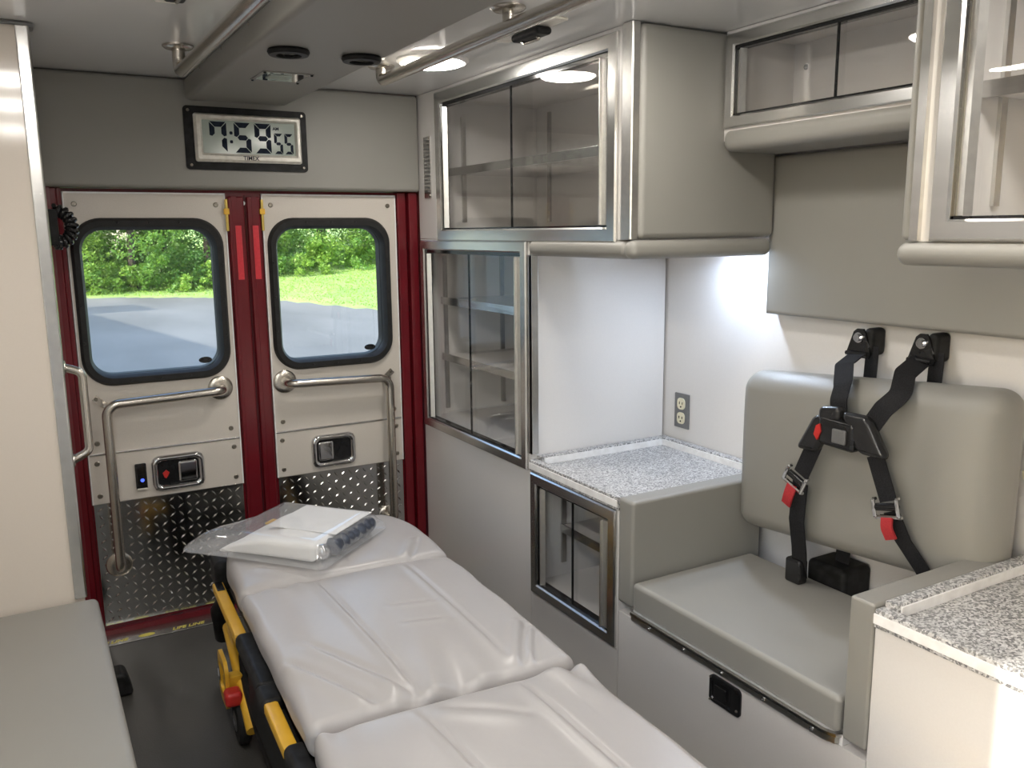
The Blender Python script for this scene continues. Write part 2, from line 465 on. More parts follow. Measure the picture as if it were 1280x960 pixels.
# threshold strip
t = thing('trim_3', 'metal threshold strip with yellow lettering below the rear doors', 'threshold', (.71, 2.99, 0), kind='structure')
box('plate', 'aluminium', .088, 1.328, 2.945, 3.03, .0, .006, t, .002)
for k in range(5):
    x = .10+.245*k
    text_mesh('lettering', 'LIFE LINE', .026, 'yellow_ink', t, (x, 2.958, .0062), (1, 0, 0), (0, 1, 0), .0003, .3, bold=.0006)
    e = MB().lathe([(.001, 0), (.026, 0), (.026, .0006), (.001, .0006)], (0, 0, 0), 'z', 20).build('emblem', 'yellow_ink', t, local=True)
    e.scale = (1, .42, 1); e.location = Vector((x+.165, 2.967, .0063))-base_of(t)

# ------------------------------------------------------------------ rear doors
def lozenges(b, x0, x1, z0, z1, y, s=.027):
    nx = int((x1-x0)/s); nz = int((z1-z0)/s)
    for i in range(nx):
        for j in range(nz):
            cx = x0+(i+.5)*(x1-x0)/nx; cz = z0+(j+.5)*(z1-z0)/nz
            a = math.radians(38 if (i+j) % 2 == 0 else -52)
            ca, sa = math.cos(a), math.sin(a); L, W, hh = .0125, .0036, .0026
            def T(u, v, d): return (cx+u*ca-v*sa, y-d, cz+u*sa+v*ca)
            b.faces([T(-L, 0, 0), T(0, -W, 0), T(L, 0, 0), T(0, W, 0), T(-L*.5, 0, hh), T(L*.5, 0, hh)],
                    [(0, 1, 4), (1, 5, 4), (1, 2, 5), (2, 3, 5), (3, 4, 5), (3, 0, 4)])
def make_door(nm, x0, x1, sx0, sx1, wx0, wx1, label, flip):
    d = thing(nm, label, 'door', ((x0+x1)/2, 3.06, .02), kind='structure')
    Y = 3.04
    # painted shell with a window hole
    b = MB(); b.ring(rect(sx0, sx1, .026, 1.47), rect(wx0+.012, wx1-.012, .87, 1.38), 'y', 3.092, 3.0455)
    h0, h1 = (x1+.009, sx1-.0035) if not flip else (sx0+.0035, x0-.009)
    b.box(h0, h1, 3.030, 3.05, .026, 1.465, .006, 3)
    q0, q1 = (h0+.012, h0+.030) if not flip else (h1-.030, h1-.012)
    b.box(q0, q1, 3.0285, 3.031, .026, 1.465, .001)
    b.build('shell', 'red_paint', d)
    def ringed(name, m, zz0, zz1, wnd=False):
        b = MB()
        if wnd:
            n = 8; out = rrect(x0, x1, zz0, zz1, .004, n); inn = rrect(wx0+.012, wx1-.012, .87, 1.38, .08, n)
            b.ring(out, inn, 'y', 3.0455, Y)
        else: b.box(x0, x1, Y, 3.0455, zz0, zz1, .0012)
        return b.build(name, m, d)
    up = ringed('trim_panel', 'door_panel', .634, 1.472, True)
    mid = ringed('latch_panel', 'door_panel', .463, .628)
    b = MB()
    for q in ((x0-.003, x0+.001), (x1-.001, x1+.003)): b.box(q[0], q[1], Y-.003, 3.046, .463, 1.474)
    b.box(x0-.003, x1+.003, Y-.003, 3.046, 1.470, 1.475)
    b.build('edge_strip', 'white_edge', d)
    b = MB(); b.box(x0, x1, Y-.003, 3.0455, .6275, .6345, .0012); b.build('seam_strip', 'aluminium', d)
    kp = MB().box(x0, x1, Y, 3.0455, .036, .4625, .0012).build('kick_plate', 'tread_plate', d)
    b = MB(); lozenges(b, x0+.006, x1-.006, .042, .458, Y); b.build('tread_lozenges', 'tread_lozenge', kp, smooth=0, kind='stuff')
    for zz in (1.437, .668): 
        for xx in (x0+.028, x1-.028): screw(up, (xx, Y, zz))
    for zz in (.60, .49):
        for xx in (x0+.022, x1-.022): screw(mid, (xx, Y, zz))
    # window
    n = 10
    wf = MB().ring(rrect(wx0, wx1, .855, 1.394, .093, n), rrect(wx0+.032, wx1-.032, .889, 1.357, .065, n), 'y', 3.06, 3.020, .25).build('window_frame', 'rubber', d, smooth=50)
    b = MB().ring(rrect(wx0+.012, wx1-.012, .868, 1.381, .084, n), rrect(wx0+.033, wx1-.033, .890, 1.356, .064, n), 'y', 3.10, 3.060); b.build('reveal', 'rubber', wf, smooth=50)
    for xx, zz in [(wx0+.013, 1.0), (wx0+.013, 1.12), (wx0+.013, 1.24), (wx1-.013, 1.0), (wx1-.013, 1.12), (wx1-.013, 1.24)]+[(wx0+q*(wx1-wx0), zz) for q in (.3, .5, .7) for zz in (.871, 1.379)]:
        screw(wf, (xx, 3.0215, zz), r=.004, material='black_plastic')
    pane = MB().prism(rrect(wx0+.030, wx1-.030, .887, 1.359, .066, n), 'y', 3.072, 3.076).build('window_pane', 'window_glass', d, smooth=50)
    ov = MB().lathe([(.001, 0), (.022, 0), (.022, -.001), (.001, -.001)], (0, 0, 0), 'y', 24).build('oval_mark', 'gloss_black', pane, local=True)
    ov.scale = (1, 1, .5); ov.location = Vector((wx1-.080, 3.0712, .912))-base_of(pane)
    # grab bar
    yb = 2.975
    if not flip: path = [(.575, Y, .815), (.575, yb, .815), (.207, yb, .803), (.207, yb, .245), (.207, Y, .245)]
    else: path = [(.80, Y, .815), (.80, yb, .815), (1.176, yb, .803), (1.176, yb, .245), (1.176, Y, .245)]
    gb = MB().tube(path, .0155, 18, .04).build('grab_bar', 'steel', d, smooth=60)
    for p in (path[0], path[-1]):
        MB().lathe([(.042, 0), (.042, -.003), (.036, -.009), (.02, -.011)], (p[0], Y, p[2]), 'y', 32).build('flange', 'steel', gb)
    q = path[2]; sgn = -1 if not flip else 1
    tb = bmesh.new(); bmesh.ops.create_cube(tb, size=1)
    bmesh.ops.scale(tb, vec=(.022, .003, .042), verts=tb.verts)
    M = Matrix.Translation((q[0]+sgn*.014, 3.02, q[2]+.006)) @ Matrix.Rotation(sgn*math.radians(48), 4, 'Y')
    bb = MB(); bb.merge(tb, M); bb.box(q[0]-.006, q[0]+.006, yb, 3.02, q[2]-.012, q[2]+.003); bb.build('support_tab', 'steel', gb)
    screw(gb, (q[0]+sgn*.024, 3.018, q[2]+.016), r=.006)
    # latch
    lx0, lx1 = ((.332, .503) if not flip else (.884, 1.052)); lz0, lz1 = .478, .602
    la = MB().ring(rrect(lx0, lx1, lz0, lz1, .028), rrect(lx0+.02, lx1-.02, lz0+.02, lz1-.02, .014), 'y', Y, Y-.014, .3).build('latch_bezel', 'chrome', d, smooth=50)
    MB().prism(rrect(lx0+.018, lx1-.018, lz0+.018, lz1-.018, .014), 'y', Y-.002, Y+.001).build('recess', 'gloss_black', la)
    a, c = ((lx0+.085, lx1-.024) if not flip else (lx0+.024, lx0+.082))
    MB().soft(a, c, Y-.011, Y-.002, lz0+.026, lz1-.026, .008, 3, (4, 1, 4)).build('paddle', 'chrome', la)
    if not flip:
        MB().prism([(lx0+.034, lz0+.062), (lx0+.046, lz0+.072), (lx0+.056, lz0+.062), (lx0+.05, lz0+.05), (lx0+.044, lz0+.042), (lx0+.038, lz0+.048)], 'y', Y-.004, Y-.002).build('red_arrow', 'red_plastic', la)
        sw = MB().box(.280, .316, Y-.010, Y, .494, .584, .004).build('lock_switch', 'gloss_black', d)
        MB().box(.284, .312, Y-.014, Y-.010, .506, .578, .003).build('rocker', 'gloss_black', sw)
        MB().box(.282, .314, Y-.0125, Y-.0105, .494, .500, .001).build('switch_foot', 'silver_plastic', sw)
        ld = MB().lathe([(.001, 0), (.006, 0), (.006, -.001), (.001, -.001)], (0, 0, 0), 'y', 14).build('indicator', 'blue_led', sw, local=True)
        ld.location = Vector((.300, Y-.0142, .528))-base_of(sw)
    # strap hinge, reflective tape and bumper on the inner stile
    hx = x1+.004 if not flip else x0-.004
    hg = MB().box(hx-.004, hx+.004, 3.026, 3.046, 1.35, 1.455, .001).build('hinge', 'brass', d)
    MB().box(hx-.010, hx+.008, 3.022, 3.034, 1.405, 1.425, .002).build('hinge_tab', 'yellow', hg)
    tx = .669 if not flip else .727
    MB().box(tx-.010, tx+.010, 3.0270, 3.0284, 1.185, 1.368).build('reflective_tape', 'red_tape', d)
    if not flip: MB().lathe([(.008, 0), (.008, -.004), (.004, -.007)], (.692, 3.0455, 1.443), 'y', 14).build('bumper', 'white_edge', d)
    return d
make_door('door_1', .147, .630, .143, .697, .153, .618, 'rear door beside the white divider, with lock switch, window and bent grab bar', False)
make_door('door_2', .757, 1.245, .699, 1.249, .767, 1.219, 'rear door beside the tall glass cabinet, with window and bent grab bar', True)

# ------------------------------------------------------------------ clock
c = thing('wall_clock', 'large digital wall clock in black mounting plate reading 7:59 above doors', 'clock', (.706, 2.984, 1.545))
Yc = 2.984
MB().ring(rrect(.508, .906, 1.547, 1.746, .012), rrect(.545, .872, 1.58, 1.715, .004), 'y', Yc, Yc-.006).build('mounting_plate', 'black_plastic', c)
MB().ring(rrect(.537, .884, 1.572, 1.724, .008), rrect(.562, .864, 1.599, 1.704, .003), 'y', Yc, Yc-.022, .3).build('bezel', 'silver_plastic', c)
MB().box(.556, .87, Yc-.010, Yc-.001, 1.594, 1.709).build('screen', 'lcd', c)
for xx in (.523, .891):
    for zz in (1.561, 1.732): screw(c, (xx, Yc-.006, zz), r=.005)
SEG = {'7': 'abcf', '5': 'afgcd', '9': 'abfgcd'}
def digit(ch, x, z, w, h, t):
    b = MB(); y0, y1 = Yc-.0105, Yc-.010; g = t*.12
    def P(poly): b.prism(poly, 'y', y0, y1)
    for s in SEG[ch]:
        if s == 'a': P([(x+g, z+h), (x+w-g, z+h), (x+w-t, z+h-t), (x+t, z+h-t)])
        if s == 'd': P([(x+g, z), (x+w-g, z), (x+w-t, z+t), (x+t, z+t)])
        if s == 'g': P([(x+t*.5+g, z+h/2), (x+t, z+h/2+t/2), (x+w-t, z+h/2+t/2), (x+w-t*.5-g, z+h/2), (x+w-t, z+h/2-t/2), (x+t, z+h/2-t/2)])
        if s == 'f': P([(x, z+h-g), (x+t, z+h-t-g), (x+t, z+h/2+t*.5+g), (x+t*.5, z+h/2+g), (x, z+h/2+t*.3)])
        if s == 'b': P([(x+w, z+h-g), (x+w-t, z+h-t-g), (x+w-t, z+h/2+t*.5+g), (x+w-t*.5, z+h/2+g), (x+w, z+h/2+t*.3)])
        if s == 'c': P([(x+w, z+g), (x+w-t, z+t+g), (x+w-t, z+h/2-t*.5-g), (x+w-t*.5, z+h/2-g), (x+w, z+h/2-t*.3)])
    b.build('digit', 'lcd_digit', c, smooth=0)
digit('7', .585, 1.604, .054, .096, .0165); digit('5', .663, 1.604, .054, .096, .0165); digit('9', .729, 1.604, .054, .096, .0165)
digit('5', .793, 1.604, .029, .067, .0095); digit('5', .828, 1.604, .029, .067, .0095)
for zz in (1.638, 1.666): MB().prism(rrect(.648, .658, zz-.005, zz+.005, .003, 3), 'y', Yc-.0105, Yc-.010).build('colon_dot', 'lcd_digit', c)
text_mesh('am_mark', 'AM', .014, 'lcd_digit', c, (.790, Yc-.0103, 1.681), (1, 0, 0), (0, 0, 1), bold=.0004)
text_mesh('brand_lettering', 'TIMEX', .018, 'lcd_digit', c, (.711, Yc-.0222, 1.580), (1, 0, 0), (0, 0, 1), align='CENTER', bold=.0003)

# ------------------------------------------------------------------ ceiling things
rw = thing('ceiling_raceway', 'grey padded box running along the middle of the ceiling', 'ceiling duct', (.68, 1.0, 1.76))
MB().soft(.517, .842, -.995, 2.982, 1.762, H-.001, .014, 4, (4, 10, 2)).build('cover', 'vinyl', rw)
for k in range(9): screw(rw, (.517, .3+.3*k, 1.815), 'x', -1, .004)
def vent(x, y, label):
    v = thing('ceiling_vent', label, 'vent', (x, y, 1.76))
    MB().lathe([(.047, .0015), (.049, -.004), (.045, -.011), (.030, -.012), (.028, -.004), (.028, .0015)], (x, y, 1.760), 'z', 36, True).build('ring', 'black_plastic', v)
    for k in range(5):
        yy = y+(k-2)*.011; hw = math.sqrt(max(.0277**2-((k-2)*.011)**2, 0))
        MB().box(x-hw, x+hw, yy-.0012, yy+.004, 1.752, 1.760).build('louver', 'gloss_black', v)
vent(.600, 2.08, 'round black air vent in the ceiling box, on the bench side')
vent(.779, 2.08, 'round black air vent in the ceiling box, on the cabinet side')
bz = thing('recessed_bezel', 'small rectangular metal recess in the ceiling box, with mirror-like bottom', 'recess', (.68, 2.43, 1.76))
MB().ring(rect(.612, .748, 2.362, 2.507), rect(.622, .738, 2.372, 2.497), 'z', 1.762, 1.7595).build('rim', 'vinyl', bz)
MB().box(.622, .738, 2.372, 2.497, 1.7598, 1.7615).build('reflector', 'chrome', bz)
MB().box(.640, .700, 2.40, 2.455, 1.757, 1.7598, .001).build('lens', 'lcd', bz)
for xx in (.617, .743):
    for yy in (2.367, 2.502): screw(bz, (xx, yy, 1.7595), 'z', -1, .004, 'black_plastic')
def ceil_rail(x, z, ys, y_end, label):
    r = thing('ceiling_grab_rail', label, 'grab rail', (x, ys[0], z), 'grab rails under the ceiling')
    MB().tube([(x, ys[0], H-.004), (x, ys[0], z), (x, y_end, z), (x, y_end, H-.004)], .0165, 18, .035).build('bar', 'steel', r, smooth=60)
    for y in ys[1:]: MB().cyl((x, y, z), (x, y, H-.004), .013, 18).build('post', 'steel', r)
    for y in list(ys)+[y_end]:
        MB().lathe([(.040, -.0005), (.040, -.004), (.034, -.009), (.018, -.011)], (x, y, H), 'z', 32).build('flange', 'steel', r)
ceil_rail(.425, 1.762, [2.49, 1.45], .45, 'brushed steel grab rail on the bench side of the ceiling box')
ceil_rail(1.0, 1.786, [2.51, 1.745], .45, 'brushed steel grab rail on the cabinet side of the ceiling box')
def lamp(x, y, label, off='_offscreen'):
    l = thing('ceiling_lamp'+off, label, 'lamp', (x, y, H), 'round ceiling lamps')
    MB().lathe([(.105, -.0005), (.105, -.006), (.095, -.012), (.087, -.010), (.087, -.0005)], (x, y, H), 'z', 40, True).build('rim', 'white_edge', l)
    MB().lathe([(.0868, -.001), (.0868, -.009), (.080, -.016), (.055, -.021), (.02, -.0235)], (x, y, H), 'z', 40).build('lens'+off, 'lamp_lens', l)
lamp(1.10, 2.36, 'round ceiling lamp beyond the cabinet-side rail near the rear doors', '')
lamp(1.125, 1.43, 'round ceiling lamp above the padded seat')
lamp(1.13, .55, 'round ceiling lamp above the stone counter beside the seat')
for yy, lb in ((1.60, 'round ceiling lamp nearest the divider above the bench'),
               (1.00, 'round ceiling lamp above the middle of the bench'), (.15, 'round ceiling lamp by the side entrance above the front bench end')):
    lamp(.05, yy, lb)
def iv_hook(x, y, label):
    h = thing('iv_hook', label, 'hook', (x, y, H), 'folding IV hooks on the ceiling')
    MB().box(x-.024, x+.024, y-.14, y+.14, H-.008, H-.0005, .003).build('plate', 'silver_plastic', h)
    MB().soft(x-.022, x+.022, y-.075, y+.055, H-.027, H-.008, .009, 4, (2, 4, 2)).build('hook_arm', 'black_plastic', h)
    MB().tube([(x, y-.04, H-.024), (x, y-.05, H-.034), (x, y+.02, H-.032), (x, y+.035, H-.024)], .004, 8, .008).build('hook_pin', 'steel', h)
iv_hook(1.147, 1.90, 'black folding IV hook on pale plate beside the cabinet-side rail')
iv_hook(.33, 1.89, 'black folding IV hook on pale plate above the bench')

# ------------------------------------------------------------------ cabinets on the right
def shell_box(b, x0, x1, y0, y1, z0, z1, oy0, oy1, oz0, oz1, t=.014):
    """open cabinet box facing -x with a rectangular hole in its face"""
    f = b; b = MB()
    b.box(x1-t, x1, y0, y1, z0, z1)
    b.box(x0+t, x1-t, y0, y0+t, z0, z1); b.box(x0+t, x1-t, y1-t, y1, z0, z1)
    b.box(x0+t, x1-t, y0+t, y1-t, z1-t, z1)
    b.box(x0+t, x1-t, y0+t, y1-t, oz0-t, oz0)
    if oz0-t > z0+.02: b.box(x0+t, x1-t, y0+t, y1-t, z0, z0+t)
    f.ring(rect(y0, y1, z0, z1), rect(oy0, oy1, oz0, oz1), 'x', x0+t, x0)
    f.box(x0+t, x1, y0-.0006, y0-.0001, z0, z1); f.box(x0+t, x1, y1+.0001, y1+.0006, z0, z1); f.box(x0+t, x1, y0, y1, z0-.0006, z0-.0001)
    return b
def pull(parent, x, y, z0, z1, s):
    """J-shaped extruded pull along the edge of a sliding pane"""
    w = .026
    b = MB(); b.prism([(x-.003, y), (x-.003, y+s*w), (x-.018, y+s*w*.75), (x-.018, y+s*w*.62), (x-.006, y+s*w*.82), (x-.006, y)], 'z', z0, z1)
    return b.build('pull', 'pull_metal', parent, smooth=0)
def slide_doors(c, x, oy0, oy1, oz0, oz1, split, over, fw, fmat, pulls=(1, 1), top_gap=.012):
    fr = MB().ring(rect(oy0-fw, oy1+fw, oz0-fw, oz1+fw), rect(oy0, oy1, oz0, oz1), 'x', x, x-.011, .12).build('frame', fmat, c, smooth=25)
    b = MB()
    b.box(x-.002, x+.022, oy0, oy1, oz1-top_gap, oz1); b.box(x-.002, x+.022, oy0, oy1, oz0, oz0+.005)
    b.box(x-.002, x+.022, oy0, oy0+.003, oz0, oz1); b.box(x-.002, x+.022, oy1-.003, oy1, oz0, oz1)
    b.build('channel', 'gloss_black', fr)
    d1 = MB().box(x+.001, x+.005, oy0+.003, split, oz0+.005, oz1-top_gap).build('sliding_pane', 'pane_glass', c)
    d2 = MB().box(x+.012, x+.016, split-over, oy1-.003, oz0+.005, oz1-top_gap).build('sliding_pane', 'pane_glass', c)
    MB().box(x+.0002, x+.006, split-.0025, split+.0015, oz0+.005, oz1-top_gap).build('edge_seal', 'gloss_black', d1)
    if pulls[0]: pull(d1, x, oy0+.003, oz0+.006, oz1-top_gap-.002, 1)
    if pulls[1]: pull(d2, x+.010, oy1-.003, oz0+.006, oz1-top_gap-.002, -1)
    return fr
def standard(c, x0, x1, y0, y1, z0, z1):
    s = MB().box(x0, x1, y0, y1, z0, z1, .001).build('shelf_standard', 'aluminium', c)
    return s
def shelf(c, x0, x1, y0, y1, z, lip='aluminium'):
    s = MB().box(x0+.004, x1, y0, y1, z-.006, z+.006).build('shelf', 'laminate', c)
    MB().box(x0, x0+.004, y0, y1, z-.014, z+.014, .001).build('shelf_lip', lip, s)

# big wall cabinet
c = thing('wall_cabinet', 'large wall cabinet with sliding glass doors above the stone counter', 'cabinet', (1.6, 2.35, 1.31))
b = MB(); ln = shell_box(b, XF, 1.852, 1.735, 3.003, 1.316, H-.001, 1.812, 2.793, 1.348, 1.778); b.build('face', 'laminate', c); ln.build('lining', 'cabinet_lining', c)
slide_doors(c, XF, 1.812, 2.793, 1.348, 1.778, 2.315, .105, .040, 'aluminium')
standard(c, 1.50, 1.518, 2.980, 2.988, 1.375, 1.765); standard(c, 1.829, 1.838, 2.880, 2.899, 1.375, 1.79)
standard(c, 1.50, 1.518, 1.750, 1.758, 1.375, 1.765)
shelf(c, 1.42, 1.835, 1.76, 2.975, 1.556)
b = MB(); b.prism([(XF-.001, 1.756), (XF-.008, 1.751), (XF-.010, 1.748), (XF-.010, 1.712), (XF-.007, 1.709), (XF+.012, 1.709), (XF+.012, 1.735), (XF, 1.735), (XF, 1.752)], 'z', 1.318, H-.002)
b.build('corner_trim', 'pull_metal', c, smooth=0)
MB().soft(XF+.013, 1.806, 1.700, 1.735, 1.318, H-.003, .016, 4, (6, 2, 6)).build('end_pad', 'vinyl', c)
MB().soft(XF-.016, XF+.045, 1.722, 2.198, 1.268, 1.315, .022, 5, (2, 8, 2)).build('bolster', 'vinyl', c)
MB().soft(XF-.016, 1.795, 1.692, 1.735, 1.268, 1.315, .020, 5, (8, 2, 2)).build('bolster', 'vinyl', c)
led = thing('led_puck', 'small cold white LED light under the wall cabinet', 'lamp', (1.79, 1.815, 1.31))
MB().lathe([(.032, 1.3155-1.316), (.032, -.010), (.024, -.014), (.022, -.008), (.022, -.0005)], (1.785, 1.825, 1.316), 'z', 28, True).build('rim', 'silver_plastic', led)
MB().lathe([(.0215, -.001), (.0215, -.007), (.006, -.0085)], (1.785, 1.825, 1.316), 'z', 24).build('lens', 'led_lens', led)
# louvred strip beside it
v = thing('louver_strip', 'narrow louvred metal vent strip on the wall cabinet end', 'vent', (XF, 2.915, 1.46))
MB().box(XF-.004, XF-.0002, 2.888, 2.945, 1.462, 1.678, .001).build('plate', 'aluminium', v)
for k in range(14):
    zz = 1.482+k*.0135
    MB().prism([(2.900, zz), (2.932, zz), (2.928, zz+.007), (2.904, zz+.007)], 'x', XF-.009, XF-.004).build('louver', 'dark_aluminium', v, smooth=0)
for zz in (1.47, 1.672): screw(v, (XF-.004, 2.895, zz), 'x', -1, .005)

# tall cabinet
c = thing('tall_cabinet', 'tall cabinet with narrow sliding glass doors and two shelves beside the rear door', 'cabinet', (1.6, 2.6, 0))
b = MB(); ln = shell_box(b, XF, 1.852, 2.207, 3.003, 0.001, 1.3145, 2.250, 2.953, .638, 1.276); b.build('face', 'laminate', c); ln.build('lining', 'cabinet_lining', c)
slide_doors(c, XF, 2.250, 2.953, .638, 1.276, 2.612, .02, .034, 'aluminium')
standard(c, 1.41, 1.428, 2.980, 2.988, .66, 1.25); standard(c, 1.66, 1.678, 2.980, 2.988, .66, 1.25); standard(c, 1.40, 1.418, 2.222, 2.230, .66, 1.25)
shelf(c, 1.395, 1.835, 2.235, 2.975, 1.083, 'aluminium'); shelf(c, 1.395, 1.835, 2.235, 2.975, .868, 'aluminium')
b = MB(); b.box(XF-.004, XF+.004, 2.192, 2.212, .66, 1.27); b.box(XF-.004, XF+.02, 2.190, 2.206, .66, 1.27, .002); b.build('corner_trim', 'aluminium', c)

# base cabinet with counter
c = thing('base_cabinet', 'low cabinet with small sliding glass doors beneath the stone counter', 'cabinet', (1.6, 1.97, 0))
b = MB(); ln = shell_box(b, XF, 1.852, 1.752, 2.205, .001, .605, 1.792, 2.163, .246, .570); b.build('face', 'laminate', c); ln.build('lining', 'cabinet_lining', c)
slide_doors(c, XF, 1.792, 2.163, .246, .570, 1.978, .012, .034, 'aluminium', top_gap=.006)
standard(c, 1.43, 1.448, 2.182, 2.190, .29, .57); standard(c, 1.43, 1.448, 1.767, 1.775, .29, .57)
shelf(c, 1.42, 1.835, 1.778, 2.178, .412, 'aluminium')
def counter(name, label, y0, y1, near):
    t = thing(name, label, 'counter', (1.6, (y0+y1)/2, .596))
    MB().box(XF-.006, XB-.002, y0, y1, .6055, .628, .002).build('top', 'granite', t)
    MB().box(XB-.030, XB-.002, y0, y1, .6282, .653, .003).build('lip', 'granite', t)
    MB().box(XF-.006, XF+.020, y0, y1, .6282, .642, .003).build('lip', 'granite', t)
    MB().box(XF-.009, XF-.006, y0, y1, .614, .634, .001).build('edge_band', 'white_edge', t)
    MB().box(XB-.034, XB-.0302, y0+.01, y1-.03, .6282, .648).build('edge_band', 'white_edge', t)
    if near:
        MB().box(XF+.0205, XB-.031, y1-.028, y1-.001, .6282, .653, .003).build('lip', 'granite', t)
        MB().box(XF+.03, XB-.035, y1-.032, y1-.0283, .6282, .648).build('edge_band', 'white_edge', t)
    return t
counter('stone_counter', 'speckled grey stone counter with white edge stripe in the lit recess', 1.752, 2.205, True)

# outlet
u = thing('power_outlet', 'double ivory power outlet on grey plate above the stone counter', 'outlet', (XB, 2.113, .69))
MB().box(XB-.006, XB-.0003, 2.079, 2.149, .694, .810, .003).build('plate', 'grey_plate', u)
for zz in (.728, .776):
    r = MB().prism(rrect(2.096, 2.132, zz-.019, zz+.019, .013, 5), 'x', XB-.009, XB-.006).build('receptacle', 'ivory', u)
    for yy, hh in ((2.107, .006), (2.121, .007)): MB().box(XB-.0098, XB-.0088, yy-.0015, yy+.0015, zz-.002, zz+hh).build('slot', 'gloss_black', r)
    MB().cyl((XB-.0098, 2.114, zz-.010), (XB-.0088, 2.114, zz-.010), .003, 10).build('slot', 'gloss_black', r)

# seat
s = thing('attendant_seat', 'grey padded attendant seat with wide backrest between two armrest pads', 'seat', (1.58, 1.35, 0))
b = MB(); b.box(XF, 1.852, .962, 1.750, .001, .325, .002); b.build('base', 'laminate', s)
MB().soft(XF-.005, 1.79, 1.688, 1.750, .352, .645, .010, 4, (8, 2, 5)).build('arm_pad', 'vinyl', s)
MB().soft(XF-.005, 1.775, .962, 1.016, .347, .648, .006, 4, (8, 2, 5)).build('arm_pad', 'vinyl', s)
b = MB(); b.box(XF+.0005, 1.79, 1.0165, 1.6875, .3255, .350, .002)
b.build('seat_pan', 'white_edge', s)
def cush(v):
    f = (1-((v.y-1.345)/.33)**2)*(1-((v.x-1.53)/.22)**2)
    return Vector((v.x, v.y, v.z+.006*max(f, 0)*(1 if v.z > .4 else 0)))
MB().soft(XF-.010, 1.745, 1.022, 1.680, .352, .430, .012, 4, (12, 14, 3), cush).build('seat_cushion', 'vinyl', s)
tr = MB().prism([(XF-.016, 1.675), (XF-.016, 1.05), (XF-.008, 1.028), (XF+.012, 1.018), (XF+.012, 1.024), (XF-.003, 1.034), (XF-.009, 1.052), (XF-.009, 1.675)], 'z', .329, .351).build('lid_trim', 'pull_metal', s)
MB().prism([(XF-.020, 1.675), (XF-.020, 1.05), (XF-.011, 1.024), (XF+.012, 1.014), (XF+.012, 1.018), (XF-.008, 1.028), (XF-.016, 1.052), (XF-.016, 1.675)], 'z', .345, .3515).build('lid_bead', 'aluminium', s)
for k in range(5): screw(tr, (XF-.016, 1.60-k*.13, .337), 'x', -1, .005, 'chrome')
def bk(v):
    cy, cz = (v.y-1.33)/.37, (v.z-.76)/.22
    bul = .024*max(0, 1-cy**4)*max(0, 1-cz**4) if v.x < 1.74 else 0
    # two softly sculpted side bolsters
    bul += (.020*math.exp(-((v.y-1.06)/.045)**2)-.008*math.exp(-((v.y-1.15)/.04)**2))*max(0, 1-cz**2) if v.x < 1.74 else 0
    return Vector((v.x-bul, v.y, v.z+.075*(1.33-v.y)))
MB().soft(1.690, 1.802, .962, 1.695, .545, .985, .050, 6, (5, 20, 14), bk).build('backrest', 'vinyl', s, smooth=80)
MB().box(1.802, XB-.001, 1.05, 1.6, .62, .92, .004).build('backrest_mount', 'white_edge', s)
# paddle latch in the seat base
l = MB().ring(rrect(1.288, 1.388, .243, .312, .012), rrect(1.318, 1.378, .255, .300, .006), 'x', XF+.0005, XF-.007, .2).build('latch_bezel', 'gloss_black', s)
MB().box(XF-.003, XF-.0005, 1.316, 1.380, .253, .302).build('latch_cup', 'gloss_black', l)
MB().soft(XF-.010, XF-.003, 1.330, 1.368, .262, .294, .004, 3, (1, 3, 3)).build('latch_paddle', 'gloss_black', l)
for yy, zz in ((1.382, .249), (1.382, .306), (1.296, .26)): screw(l, (XF-.007, yy, zz), 'x', -1, .003)

# counter unit beside the seat
c = thing('counter_cabinet', 'plain white cabinet under the stone counter beside the armrest', 'cabinet', (1.6, .45, 0))
MB().box(XF, 1.852, -.10, .961, .001, .605, .002).build('body', 'laminate', c)
counter('stone_counter', 'speckled grey stone counter with white edge stripe beside the seat armrest', -.10, .960, True)

# overhead bin behind seat
c = thing('overhead_bin', 'shallow glass-fronted overhead bin with padded bottom edge above the seat', 'cabinet', (1.73, 1.3, 1.55))
b = MB(); ln = shell_box(b, 1.61, 1.852, .962, 1.699, 1.562, H-.001, 1.0, 1.664, 1.622, 1.790, .012); b.build('face', 'laminate', c); ln.build('lining', 'cabinet_lining', c)
slide_doors(c, 1.61, 1.0, 1.664, 1.622, 1.790, 1.358, .012, .030, 'aluminium', (0, 1), .008)
MB().soft(1.600, 1.80, .97, 1.699, 1.535, 1.590, .022, 5, (3, 10, 2)).build('bolster', 'vinyl', c)
for yy in (1.645, 1.29): screw(c, (1.838, yy, 1.755), 'x', -1, .008, 'dark_aluminium')
b = MB().prism([(1.728, 1.534), (.967, 1.534), (.967, 1.272), (-.05, 1.272), (-.05, 1.105), (1.728, 1.105)], 'x', 1.81, XB-.001)
bmesh.ops.bevel(b.bm, geom=[q for q in b.bm.edges if all(v.co.x < 1.811 for v in q.verts)], offset=.012, segments=4, profile=.5, affect='EDGES')
o = b.build('wall_pad', 'vinyl', smooth=40)
tag(recentre(o), 'grey vinyl wall panel above the attendant seat', 'wall panel')

